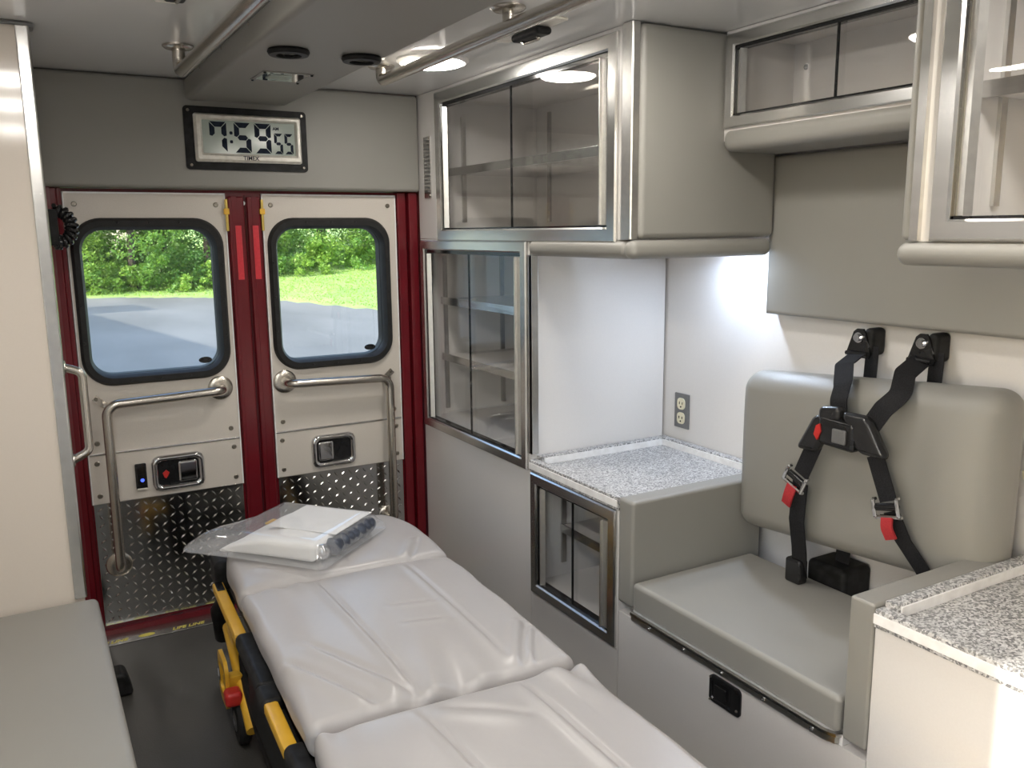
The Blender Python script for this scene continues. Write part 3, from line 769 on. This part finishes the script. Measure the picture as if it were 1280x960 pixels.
# front wall cabinet
c = thing('wall_cabinet', 'wall cabinet with sliding glass doors and padded bottom edge above the front counter', 'cabinet', (1.6, .45, 1.3))
b = MB(); ln = shell_box(b, XF, 1.852, -.10, .930, 1.316, H-.001, .0, .872, 1.352, 1.790); b.build('face', 'laminate', c); ln.build('lining', 'cabinet_lining', c)
slide_doors(c, XF, .0, .872, 1.352, 1.790, .43, .012, .035, 'aluminium')
shelf(c, 1.43, 1.835, -.085, .914, 1.566)
MB().prism([(XF-.010, .926), (XF-.010, .942), (XF+.010, .942), (XF+.010, .9305), (XF, .9305), (XF, .926)], 'z', 1.318, H-.002).build('corner_trim', 'aluminium', c)
MB().soft(XF-.006, 1.806, .9425, .962, 1.318, H-.003, .009, 4, (6, 1, 6)).build('end_pad', 'vinyl', c)
MB().soft(XF-.018, XF+.045, -.10, .965, 1.276, 1.3155, .019, 5, (2, 8, 2)).build('bolster', 'vinyl', c)
standard(c, 1.50, 1.518, .908, .916, 1.375, 1.77)

# hooks at right
for zz, nm, lb in ((.93, 'coat_hook', 'small ivory hook on the wall beside the backrest'), (.815, 'cord_clip', 'small ivory clip below the hook beside the backrest')):
    k = thing(nm, lb, 'hook', (XB, .985, zz-.02))
    MB().box(XB-.006, XB-.0003, .955, .998, zz-.018, zz+.018, .003).build('back_plate', 'ivory', k)
    MB().tube([(XB-.005, .985, zz-.004), (XB-.03, .985, zz-.008), (XB-.034, .985, zz+.010)], .006, 10, .006).build('prong', 'ivory', k)

# ------------------------------------------------------------------ harness
h = thing('seat_harness', 'black seat harness with chest buckle and red pull tabs over the backrest', 'harness', (1.62, 1.3, .45))
XS = 1.638
def strap(pts, wd, w=.040, m='webbing', nm='strap', par=h, th=.003):
    return MB().ribbon(fillet(pts, .03, 4), wd, w, th).build(nm, m, par, smooth=30)
for y, z, y2, yb, zb, wd in ((1.400, 1.072, 1.325, 1.310, .900, (0, 1, -.1)), (1.228, 1.076, 1.172, 1.222, .905, (0, 1, .45))):
    strap([(1.796, y, z-.040), (XS+.075, y*.62+y2*.38, 1.016), (XS+.016, y2, .980), (XS-.006, (y2+yb)/2, .945), (XS-.008, yb, zb)], wd, .046, nm='shoulder_strap')
    strap([(1.812, y-.03, z-.02), (1.808, y-.03, .97)], (0, 1, 0), .036, nm='tail_strap')
    an = MB().prism([(y-.030, z-.050), (y+.030, z-.050), (y+.034, z-.038), (y+.016, z+.014), (y+.006, z+.022), (y-.010, z+.022), (y-.018, z+.012), (y-.034, z-.038)], 'x', 1.796, 1.803).build('anchor', 'gloss_black', h)
    MB().soft(1.803, XB-.001, y-.034, y-.006, z-.045, z+.024, .012, 3, (2, 2, 2)).build('anchor_block', 'black_plastic', an)
    MB().lathe([(.013, 0), (.013, -.003), (.009, -.003), (.009, -.010), (.004, -.010)], (1.796, y, z), 'x', 18).build('bolt', 'chrome', an)
    MB().cyl((1.790, y-.030, z-.040), (1.790, y+.030, z-.040), .0055, 10).build('strap_bar', 'gloss_black', an)
# chest buckle: two wings and a centre
bz_ = MB().soft(XS-.040, XS-.006, 1.245, 1.345, .838, .905, .010, 4, (2, 4, 4), lambda v: Vector((v.x, v.y, v.z+.10*(1.295-v.y)*-.5))).build('buckle', 'gloss_black', h, smooth=60)
bz_['label'] = 'glossy black chest buckle'
MB().soft(XS-.034, XS-.004, 1.330, 1.392, .812, .905, .014, 4, (2, 4, 5), lambda v: Vector((v.x, v.y+(v.z-.86)*-.55, v.z))).build('buckle_wing', 'buckle_plastic', bz_, smooth=60)
MB().soft(XS-.036, XS-.004, 1.290, 1.352, .895, .932, .012, 4, (2, 4, 3), lambda v: Vector((v.x, v.y, v.z+(v.y-1.32)*-.15))).build('buckle_tongue', 'buckle_plastic', bz_, smooth=60)
MB().soft(XS-.036, XS-.004, 1.185, 1.262, .836, .926, .016, 4, (2, 5, 6), lambda v: Vector((v.x, v.y+(v.z-.875)*.62, v.z))).build('buckle_wing', 'buckle_plastic', bz_, smooth=60)
MB().soft(XS-.046, XS-.038, 1.262, 1.300, .852, .886, .004, 3, (1, 3, 3)).build('cover_plate', 'grey_plate', bz_)
rb = MB().prism([(1.342, .850), (1.352, .862), (1.346, .884), (1.336, .890), (1.332, .872)], 'x', XS-.044, XS-.036).build('release_button', 'red_plastic', bz_); rb['label'] = 'red release button'
# lap side straps
strap([(XS-.012, 1.372, .832), (XS-.010, 1.412, .742)], (0, .9, .42), .044, nm='chest_strap')
strap([(XS-.012, 1.205, .838), (XS-.010, 1.165, .742)], (0, .95, -.35), .044, nm='chest_strap')
for (y, z, rot, yt, zt) in ((1.418, .730, 24, 1.440, .662), (1.160, .728, -14, 1.140, .664)):
    a = math.radians(rot); e1 = Vector((0, math.cos(a), math.sin(a))); e2 = Vector((0, -math.sin(a), math.cos(a)))
    def Q(u, w, x): return Vector((x, y, z))+e1*u+e2*w
    b = MB()
    for u in (-.030, .030): b.tube([Q(u, -.020, XS-.016), Q(u, -.020, XS-.026), Q(u, .022, XS-.026), Q(u, .022, XS-.016)], .0045, 8, .006, fn=3)
    b.tube([Q(-.030, -.018, XS-.022), Q(.030, -.018, XS-.022)], .0055, 8)
    ad = b.build('adjuster', 'chrome', h)
    MB().tube([Q(-.026, .004, XS-.020), Q(.026, .004, XS-.020)], .009, 10).build('adjuster_bar', 'gloss_black', ad)
    p = strap([Q(0, -.016, XS-.024), Vector((XS-.032, (y+yt)/2, (z-.016+zt)/2)), (XS-.026, yt, zt)], e1, .028, 'red_webbing', 'pull_tab', h, .005); p['label'] = 'red webbing pull tab'
strap([(XS-.008, 1.414, .722), (XS-.004, 1.424, .62), (XS+.03, 1.440, .53), (1.70, 1.462, .45)], (0, 1, 0), .046, nm='lap_strap')
strap([(XS-.008, 1.158, .720), (XS+.0, 1.130, .66), (XS+.02, 1.092, .600), (1.70, 1.06, .50)], (0, 1, -.2), .040, nm='lap_strap')
MB().soft(1.668, 1.702, 1.436, 1.486, .432, .498, .008, 3, (2, 3, 4)).build('buckle_socket', 'gloss_black', h)
strap([(1.812, 1.412, .66), (1.800, 1.412, .47)], (0, 1, 0), .042, nm='lap_strap')
MB().soft(1.750, XB-.001, 1.362, 1.486, .352, .478, .016, 4, (3, 4, 3)).build('retractor', 'black_plastic', h)

# ------------------------------------------------------------------ bench and divider details
bn = thing('bench', 'long beige-grey padded bench along the white side wall', 'bench', (-.17, 1.4, 0))
MB().box(-.449, .088, .372, 2.376, .001, .325, .003).build('base', 'laminate', bn)
MB().soft(-.448, .103, .372, 2.376, .3255, .408, .016, 5, (6, 16, 3)).build('cushion', 'vinyl', bn)
g = thing('grab_handle', 'short vertical steel grab handle on the aisle side of the white divider', 'grab handle', (.1, 2.44, .77))
MB().tube([(.0805, 2.45, 1.008), (.122, 2.45, .992), (.122, 2.45, .782), (.0805, 2.45, .762)], .0105, 14, .022).build('bar', 'steel', g, smooth=60)
for zz in (1.008, .762): MB().lathe([(.019, -.0003), (.019, .004), (.012, .006)], (.0802, 2.45, zz), 'x', 20).build('flange', 'steel', g)
# ribbed black coil beside the door
q = thing('coiled_cord', 'black coiled cord hanging on bracket beside the rear door', 'cord', (.12, 2.86, 1.3))
pts = []; rad = []
for i in range(360):
    f = i/359; a = f*2*PI*13; A = PI*.5-f*PI*1.25
    cx, cz = .108+.042*max(0, math.cos(A))+.004, 1.365+.048*math.sin(A)
    R = .0135; nx, nz = math.cos(A), math.sin(A)
    pts.append((cx+R*math.cos(a)*nx, 2.86+R*math.sin(a), cz+R*math.cos(a)*nz))
MB().tube(pts, .0068, 7).build('coil', 'gloss_black', q, smooth=60)
MB().box(.0745, .118, 2.835, 2.885, 1.312, 1.416, .004).build('bracket', 'black_plastic', q)
o = MB().soft(.115, .185, 2.58, 2.66, .0005, .075, .015, 3, (2, 2, 2), lambda v: Vector((v.x-.25*(v.z), v.y, v.z))).build('floor_stop', 'black_plastic')
tag(recentre(o), 'small black block on the floor between bench and rear door', 'floor block')

# ------------------------------------------------------------------ stretcher
from mathutils import noise
st = thing('stretcher', 'ambulance stretcher with grey mattress, black frame and yellow side rails', 'stretcher', (.672, 1.65, 0), rz=-.045)
def crease(p, a, b, w, depth):
    """height change along a fold running from a to b: a sharp groove with a soft raised side"""
    d = Vector(b)-Vector(a); L = d.length; d /= L; q = Vector(p)-Vector(a)
    t = q.dot(d)/L; n = q.x*d.y-q.y*d.x
    k = max(0, min(1, t/.15, (1-t)/.15)) if -.02 < t < 1.02 else 0
    return depth*k*(-math.exp(-(n/w)**2)+.8*math.exp(-((n-2.2*w)/(1.8*w))**2))
def mat_section(y0, y1, seed, folds, endr=0.0):
    def fn(v):
        x, y, z = v
        yc, hy = (y0+y1)/2, (y1-y0)/2
        u, w = x/.285, (y-yc)/hy
        k = max(0.0, (z-.388)/.072)
        dz = .012*(1-u**4)*(1-w**6)
        fold = 0.0
        for e in (y0, y1):                             # gathers that run out of the seams
            d = abs(y-e)
            a = noise.noise(Vector((x*7+seed, e*3, seed)))
            b_ = max(0, noise.noise(Vector((x*5-seed, e*2, 4))))
            fold += .020*b_*math.exp(-d/(.03+.08*b_))*math.sin(x*55+4*a+seed-d*14)
        for f in folds: fold += crease((x, y), *f)
        fold += .005*noise.noise(Vector((x*3.5, y*2.0, seed)))+.0022*noise.noise(Vector((x*13, y*5, seed+3)))
        if endr and y > y1-endr:                       # rounded outer corners in plan
            f = (y-(y1-endr))/endr; x *= 1-.34*(1-math.sqrt(max(0, 1-f*f)))
        x += .007*noise.noise(Vector((y*8, seed, z*10)))*(1 if abs(u) > .7 else 0)
        return Vector((x, y, z+k*(dz+fold)))
    return MB().soft(-.285, .285, y0, y1, .388, .460, .026, 5, (100, 100, 3), fn).build('mattress_section', 'mattress', st, smooth=80, local=True)
mat_section(.424, .835, 1.3, [((-.23, .56), (-.10, .43), .006, .005), ((.24, .56), (.17, .43), .007, .007), ((-.05, .70), (.02, .46), .008, .003)], .22)
mat_section(-.262, .418, 2.7, [((-.10, .41), (-.06, -.25), .006, .006), ((.14, .41), (.15, -.22), .006, .004), ((-.27, .02), (-.14, -.25), .009, .008), ((-.22, .08), (-.06, -.25), .009, .006),
    ((.27, -.05), (.16, -.25), .009, .008), ((.27, -.10), (.19, -.25), .007, .006), ((.0, .15), (.14, .12), .006, .002), ((.0, .05), (.13, .02), .006, .002)])
mat_section(-.985, -.268, 4.1, [((-.09, -.28), (-.03, -.97), .006, .006), ((.13, -.28), (.16, -.97), .007, .007), ((-.05, -.30), (.10, -.42), .012, .004)])
def sb(name, m, *a, par=None, bev=.004): return MB().box(*a, bev).build(name, m, par or st, local=True)
for sx in (-1, 1):
    X = lambda a, b: (min(sx*a, sx*b), max(sx*a, sx*b))
    x0, x1 = X(.225, .262); sb('side_frame', 'black_plastic', x0, x1, -.98, .86, .325, .386)
    x0, x1 = X(.266, .290); sb('skirt', 'black_plastic', x0, x1, -.95, .36, .165, .350, bev=.008)
    # folded side rail: yellow bars joined by black sleeves
    x0, x1 = X(.282, .312)
    r = sb('side_rail', 'yellow', x0, x1, .37, .735, .345, .372, bev=.006)
    x2, x3 = X(.287, .307); sb('rail_insert', 'gloss_black', x2, x3, .665, .728, .3722, .3745, par=r, bev=.001)
    sb('side_rail', 'yellow', x0, x1, -.16, .03, .345, .372, bev=.006)
    MB().soft(*X(.262, .313), .09, .37, .338, .380, .016, 4, (2, 4, 2)).build('rail_sleeve', 'black_plastic', st, local=True)
    MB().soft(*X(.266, .318), .02, .10, .336, .378, .014, 4, (2, 3, 2)).build('rail_hinge', 'black_plastic', st, local=True)
    MB().soft(*X(.262, .313), -.42, -.15, .338, .380, .016, 4, (2, 4, 2)).build('rail_sleeve', 'black_plastic', st, local=True)
    # undercarriage leg and casters
    MB().tube([(sx*.265, .70, .22), (sx*.262, .36, .10), (sx*.262, -.40, .10), (sx*.265, -.72, .22)], .019, 12, .05).build('base_tube', 'black_plastic', st, local=True)
    for yc, sy in ((.58, 1), (-.62, -1)):
        lg = MB().tube([(sx*.274, yc+.17*sy, .225), (sx*.278, yc+.06*sy, .205), (sx*.278, yc-.17*sy, .085)], .017, 12, .04).build('caster_arm', 'yellow', st, local=True)
        fk = MB().ring(rrect(yc-.055, yc+.070, .085, .222, .03, 5), rrect(yc-.032, yc+.046, .112, .196, .018, 5), 'x', sx*.322, sx*.312).build('caster_fork', 'yellow', st, local=True)
        sb('fork_bridge', 'yellow', *X(.275, .322), yc-.045, yc-.010, .150, .180, par=fk)
        wh = MB().lathe([(.026, -.016), (.056, -.016), (.064, -.008), (.064, .008), (.056, .016), (.026, .016)], (sx*.288, yc-.065, .0645), 'x', 28).build('wheel', 'rubber', st, local=True)
        MB().lathe([(.028, -.018), (.012, -.021), (.012, .021), (.028, .018)], (sx*.288, yc-.065, .0645), 'x', 18).build('hub', 'grey_plate', wh, local=True)
        MB().soft(*X(.286, .330), yc-.100, yc-.050, .120, .160, .012, 3, (2, 2, 2)).build('brake_pedal', 'red_plastic', st, local=True)
        em = MB().lathe([(.001, 0), (.021, 0), (.021, sx*.0012), (.001, sx*.0012)], (sx*.3225, yc+.058, .150), 'x', 20).build('round_sticker', 'navy', fk, local=True)
        MB().box(*X(.3236, .3244), yc+.052, yc+.064, .140, .160).build('sticker_mark', 'white_edge', em, local=True)
    # loading wheels at the outer end
    MB().lathe([(.016, -.014), (.044, -.014), (.050, -.006), (.050, .006), (.044, .014), (.016, .014)], (sx*.235, 1.02, .19), 'x', 24).build('loading_wheel', 'rubber', st, local=True)
    MB().tube([(sx*.235, .80, .35), (sx*.235, .96, .35), (sx*.235, 1.02, .26), (sx*.235, 1.02, .19)], .016, 10, .04).build('load_arm', 'black_plastic', st, local=True)
    MB().soft(*X(.250, .300), .75, .86, .33, .42, .02, 4, (2, 2, 2)).build('end_handle', 'black_plastic', st, local=True)
    MB().tube([(sx*.250, .84, .29), (sx*.268, .93, .20), (sx*.262, .98, .09)], [.026, .032, .024], 12).build('drop_grip', 'black_plastic', st, local=True)
MB().tube([(-.235, .86, .35), (-.235, .985, .35), (.235, .985, .35), (.235, .86, .35)], .014, 12, .05).build('end_bar', 'black_plastic', st, local=True)
for yy in (.6, .1, -.4, -.85): sb('cross_member', 'black_plastic', -.225, .225, yy-.02, yy+.02, .33, .36)
sb('deck', 'black_plastic', -.224, .224, -.97, .82, .362, .387)
for sy in (1, -1):
    MB().tube([(-.20, .62*sy, .12), (-.20, -.50*sy, .31)], .016, 10).build('cross_leg', 'black_plastic', st, local=True)
    MB().tube([(.20, .62*sy, .12), (.20, -.50*sy, .31)], .016, 10).build('cross_leg', 'black_plastic', st, local=True)
    MB().tube([(-.262, .58*sy, .10), (.262, .58*sy, .10)], .014, 10).build('axle_tube', 'black_plastic', st, local=True)

# ------------------------------------------------------------------ bagged package on the mattress
pk = thing('bagged_package', 'white paper packet and dark roll in clear plastic bag on the stretcher mattress', 'package', (.628, 2.318, .476), rz=math.radians(40))
def paperfn(v):
    x, y, z = v
    k = max(0, z-.006)/.04
    return Vector((x, y, z*(1-.75*max(0, (y+.02)/.17)**2 if y > -.02 else 1)+k*.004*noise.noise(Vector((x*12, y*12, 1)))))
MB().soft(-.145, .142, -.138, .170, .004, .052, .014, 4, (16, 16, 3), paperfn).build('paper_packet', 'paper', pk, smooth=70, local=True)
MB().box(-.05, .148, -.150, .07, .0535, .0550).build('folded_sheet', 'paper', pk, local=True)
rp = MB()
rp.tube([(-.08+.215*i/24, -.152+.003*math.sin(i*1.9), .026+.002*math.sin(i*2.3)) for i in range(25)], [.0225+.002*math.sin(i*1.3)+(-.006 if i in (0, 24) else 0) for i in range(25)], 16)
rp.build('dark_roll', 'navy', pk, smooth=70, local=True)
MB().tube([(-.125+.04*i/6, -.14, .024) for i in range(7)], [.012, .02, .022, .022, .021, .02, .012], 14).build('metal_end', 'chrome', pk, smooth=70, local=True)
def bagfn(v):
    x, y, z = v
    e = max(abs(x)/.175, abs(y)/.185); f = max(0, (e-.72)/.28)
    z = .002+(z-.002)*(1-.93*f*f)+.006*noise.noise(Vector((x*18, y*18, 2)))*(1 if z > .02 else 0)*f
    if y > .10 and x < 0:                              # the empty flap stands up at one corner
        t = (y-.10)/.085*min(1, -x/.1); x -= .055*t; y += .035*t; z += .022*t
    return Vector((x, y, max(z, .0015)))
MB().soft(-.175, .172, -.185, .185, .001, .062, .012, 4, (26, 26, 3), bagfn).build('bag', 'bag_plastic', pk, smooth=80, local=True)
ys = MB().box(.06, .10, .150, .162, .012, .016).build('yellow_tag', 'yellow', pk, local=True)

# ------------------------------------------------------------------ outside
G = -.85
b = MB(); b.faces([(-60, -40, G), (60, -40, G), (60, 90, G), (-60, 90, G)], [(0, 1, 2, 3)])
struct(b.build('asphalt_ground', 'asphalt', smooth=0), 'sunlit grey asphalt lot behind the vehicle', 'ground')
random.seed(4)
edge = [(-40, 36), (-12, 35.5), (-3, 34.8), (1.0, 34.2), (3.1, 33.3), (5.7, 31.3), (7.5, 28.3), (8.8, 23.2), (9.6, 18), (10.5, 10), (11, 0), (11, -30)]
def edge_dist(x, y):
    best = 1e9; side = 1
    for (ax, ay), (bx, by) in zip(edge[:-1], edge[1:]):
        dx, dy = bx-ax, by-ay; t = max(0, min(1, ((x-ax)*dx+(y-ay)*dy)/(dx*dx+dy*dy)))
        px, py = ax+t*dx, ay+t*dy; d = math.hypot(x-px, y-py)
        if d < best: best = d; side = 1 if dx*(y-ay)-dy*(x-ax) > 0 else -1
    return best*side
def bank_z(x, y):
    d = edge_dist(x, y)
    if d < 0: return G-.12+.0*d
    s = max(0, min(1, (x-4)/5))
    return G+.03+.012*d+s*.085*d+.05*noise.noise(Vector((x*.4, y*.4, 0)))*min(1, d)
gx = [-30+1.0*i for i in range(29)]+[-1+.4*i for i in range(70)]+[28+2*i for i in range(8)]
gy = [-20+2*i for i in range(18)]+[16.5+.4*i for i in range(76)]+[48+2*i for i in range(8)]
V = [(x, y, bank_z(x, y)) for y in gy for x in gx]; n = len(gx); F = []
for j in range(len(gy)-1):
    for i in range(n-1):
        q = (j*n+i, j*n+i+1, (j+1)*n+i+1, (j+1)*n+i)
        if max(V[k][2] for k in q) > G-.1: F.append(q)
b = MB(); b.faces(V, F)
bmesh.ops.delete(b.bm, geom=[v for v in b.bm.verts if not v.link_faces], context='VERTS')
struct(b.build('grass_bank', 'grass', smooth=80), 'bright green grass bank rising behind the asphalt lot', 'ground')

rng = np.random.default_rng(7)
def leaf_mesh(name, P, size, material, parent, up=.3):
    """one crown: a diamond leaf at every point, all in one mesh"""
    N = len(P)
    nrm = rng.normal(size=(N, 3)); nrm[:, 2] = np.abs(nrm[:, 2])+up; nrm /= np.linalg.norm(nrm, axis=1)[:, None]
    a = np.cross(nrm, rng.normal(size=(N, 3))); a /= np.linalg.norm(a, axis=1)[:, None]; c = np.cross(nrm, a)
    s = size*rng.uniform(.6, 1.3, (N, 1))
    co = np.stack([P-a*s, P-c*s*.5, P+a*s, P+c*s*.5], 1).reshape(-1, 3)
    me = bpy.data.meshes.new(name)
    me.vertices.add(4*N); me.vertices.foreach_set('co', co.astype(np.float32).ravel())
    me.loops.add(4*N); me.loops.foreach_set('vertex_index', np.arange(4*N, dtype=np.int32))
    me.polygons.add(N); me.polygons.foreach_set('loop_start', np.arange(0, 4*N, 4, dtype=np.int32))
    me.update(calc_edges=True); me.validate()
    me.materials.append(MAT[material])
    o = bpy.data.objects.new(name, me); COL.objects.link(o); o.parent = parent; o['kind'] = 'stuff'
    return o
def tree(x, y, h, r, material, label, name='tree', dens=1.0, leaf=.075, trunk=True, group='trees behind the lot'):
    z0 = max(bank_z(x, y), G)
    t = thing(name, label, 'tree' if name == 'tree' else 'shrub', (x, y, z0), group)
    if trunk:
        MB().tube([(0, 0, -.05), (.05, .02, h*.3), (-.04, .05, h*.6), (.02, 0, h*.9)], [.16, .13, .09, .03], 8).build('trunk', 'trunk', t, local=True)
    pts = []
    nc = int(64*dens)
    for k in range(nc):                                # leaf clumps on an uneven crown
        zz = h*(rng.uniform(0.01, 1)**1.9); prof = math.sqrt(max(.05, 1-((zz/h-.30)/.72)**2))
        a = rng.uniform(0, 2*PI); q = r*prof*math.sqrt(rng.uniform(.35, 1))
        c0 = np.array([q*math.cos(a), q*math.sin(a), zz]); cr = rng.uniform(.35, .75)*r*.45
        d = rng.normal(size=(int(185*dens), 3)); d /= np.linalg.norm(d, axis=1)[:, None]
        pts.append(c0+d*cr*rng.uniform(.55, 1, (len(d), 1))*np.array([1, 1, .75]))
    P = np.concatenate(pts); P = P[P[:, 2] > .02]
    leaf_mesh('foliage', P, leaf, material, t)
    return t
T = [(-3.4, 37.0, 7.5, 2.6, 'leaf_mid', 'leafy tree left of the pale-leaved one'), (0.9, 37.2, 8.0, 2.5, 'leaf_light', 'pale green leafy tree at the lot edge'),
     (3.9, 36.4, 7.0, 2.3, 'leaf_mid', 'bushy mid-green tree seen through the door window with the lock switch'), (6.7, 36.2, 8.5, 2.3, 'leaf_dark', 'dark green tree at the foot of the grass bank'),
     (9.2, 36.5, 7.5, 2.4, 'leaf_mid', 'mid-green tree where the grass bank starts to rise'), (11.6, 37.0, 8.0, 2.5, 'leaf_light', 'yellow-green tree high on the grass bank'),
     (14.4, 36.6, 8.0, 2.6, 'leaf_mid', 'mid-green tree on the upper grass bank'), (17.2, 35.0, 7.5, 2.7, 'leaf_dark', 'dark tree at the far side of the grass bank'),
     (20.2, 33.0, 7.0, 2.7, 'leaf_mid', 'mid-green tree by the high end of the grass bank'), (-7.5, 38.0, 8, 2.8, 'leaf_dark', 'dark tree far along the lot edge'),
     (2.4, 40.0, 9, 3, 'leaf_dark', 'dark tree standing behind the front row'), (8.0, 40.5, 9.5, 3, 'leaf_dark', 'tall dark tree behind the grass bank'), (13, 41, 9.5, 3.2, 'leaf_dark', 'tall dark tree behind the upper bank'),
     (18.5, 39.5, 9, 3.2, 'leaf_mid', 'tall mid-green tree behind the upper bank'), (-2, 41, 9, 3.2, 'leaf_dark', 'dark tree behind the lot edge'),
     (2.6, 38.3, 8, 2.6, 'leaf_mid', 'mid-green tree filling the gap behind the pale-leaved tree'), (5.4, 38.8, 8, 2.4, 'leaf_mid', 'mid-green tree filling the gap at the foot of the bank')]
for x, y, h, r, mm, lb in T: tree(x, y, h, r, mm, lb, dens=1.15)
SL = ['pale low shrub between two darker shrubs at the lot edge', 'mid-green low shrub on the grass strip before the bushy tree', 'pale low shrub where the lot edge bends towards the bank', 'mid-green low shrub at the foot of the grass bank', 'mid-green low shrub before the pale-leaved tree', 'smallest pale shrub on the strip before the bushy tree', 'pale low shrub on the lower grass bank', 'mid-green shrub on the middle of the grass bank', 'pale shrub high on the grass bank', 'pale low shrub far along the lot edge']
S = [(2.0, 35.0, 1.5, .9, 'leaf_light'), (4.6, 34.3, 1.4, .9, 'leaf_mid'), (5.9, 33.9, 1.2, .8, 'leaf_light'), (7.3, 34.0, 1.3, .9, 'leaf_mid'), (0.2, 35.6, 1.4, .9, 'leaf_mid'), (3.3, 35.2, 1.1, .7, 'leaf_light'),
     (10.3, 34.2, 1.3, .9, 'leaf_light'), (12.9, 34.0, 1.5, 1.0, 'leaf_mid'), (15.6, 33.4, 1.5, 1.0, 'leaf_light'), (-1.8, 35.9, 1.4, .9, 'leaf_light')]
for k, (x, y, h, r, mm) in enumerate(S):
    tree(x, y, h, r, mm, SL[k], 'shrub', .35, .07, False, 'shrubs along the tree line')
P = []
while len(P) < 14000:
    x, y = rng.uniform(-6, 22), rng.uniform(20, 36); d = edge_dist(x, y)
    if 0.05 < d < 9 and (d > 2.5 or rng.uniform() < .8): P.append((x, y, bank_z(x, y)+.02+rng.uniform(0, .05)))
g_ = leaf_mesh('tall_grass', np.array(P), .032, 'grass_blade', None, -.6); tag(g_, 'loose tall grass growing on the bank', 'grass')

# invented building out of view, placed and shaped to throw the lot's shadow
bd = thing('shadow_building', 'unseen long low building added to cast the shadow across the lot', 'building', (-11.3, 14.5, G), rz=math.radians(9))
MB().box(-4.5, 3.2, -7.5, 9.7, 0, 6.2, .05).build('walls', 'concrete', bd, local=True)
MB().box(-4.8, 3.6, -7.8, 10.0, 6.2, 6.5, .05).build('roof', 'dark_aluminium', bd, local=True)
for k in range(4):
    dd = MB().box(3.19, 3.24, -6.3+3.6*k, -3.5+3.6*k, .02, 3.6, .01).build('garage_door', 'white_edge', bd, local=True)
    for j in range(4): MB().box(3.24, 3.25, -6.2+3.6*k, -3.6+3.6*k, .1+.88*j, .9+.88*j).build('door_slat', 'white_edge', dd, local=True)
MB().box(-.4, 3.4, 9.71, 12.2, 0, 7.7, .05).build('shadow_tower', 'concrete', bd, local=True)  # taller block added so a second shadow band reaches farther over the lot
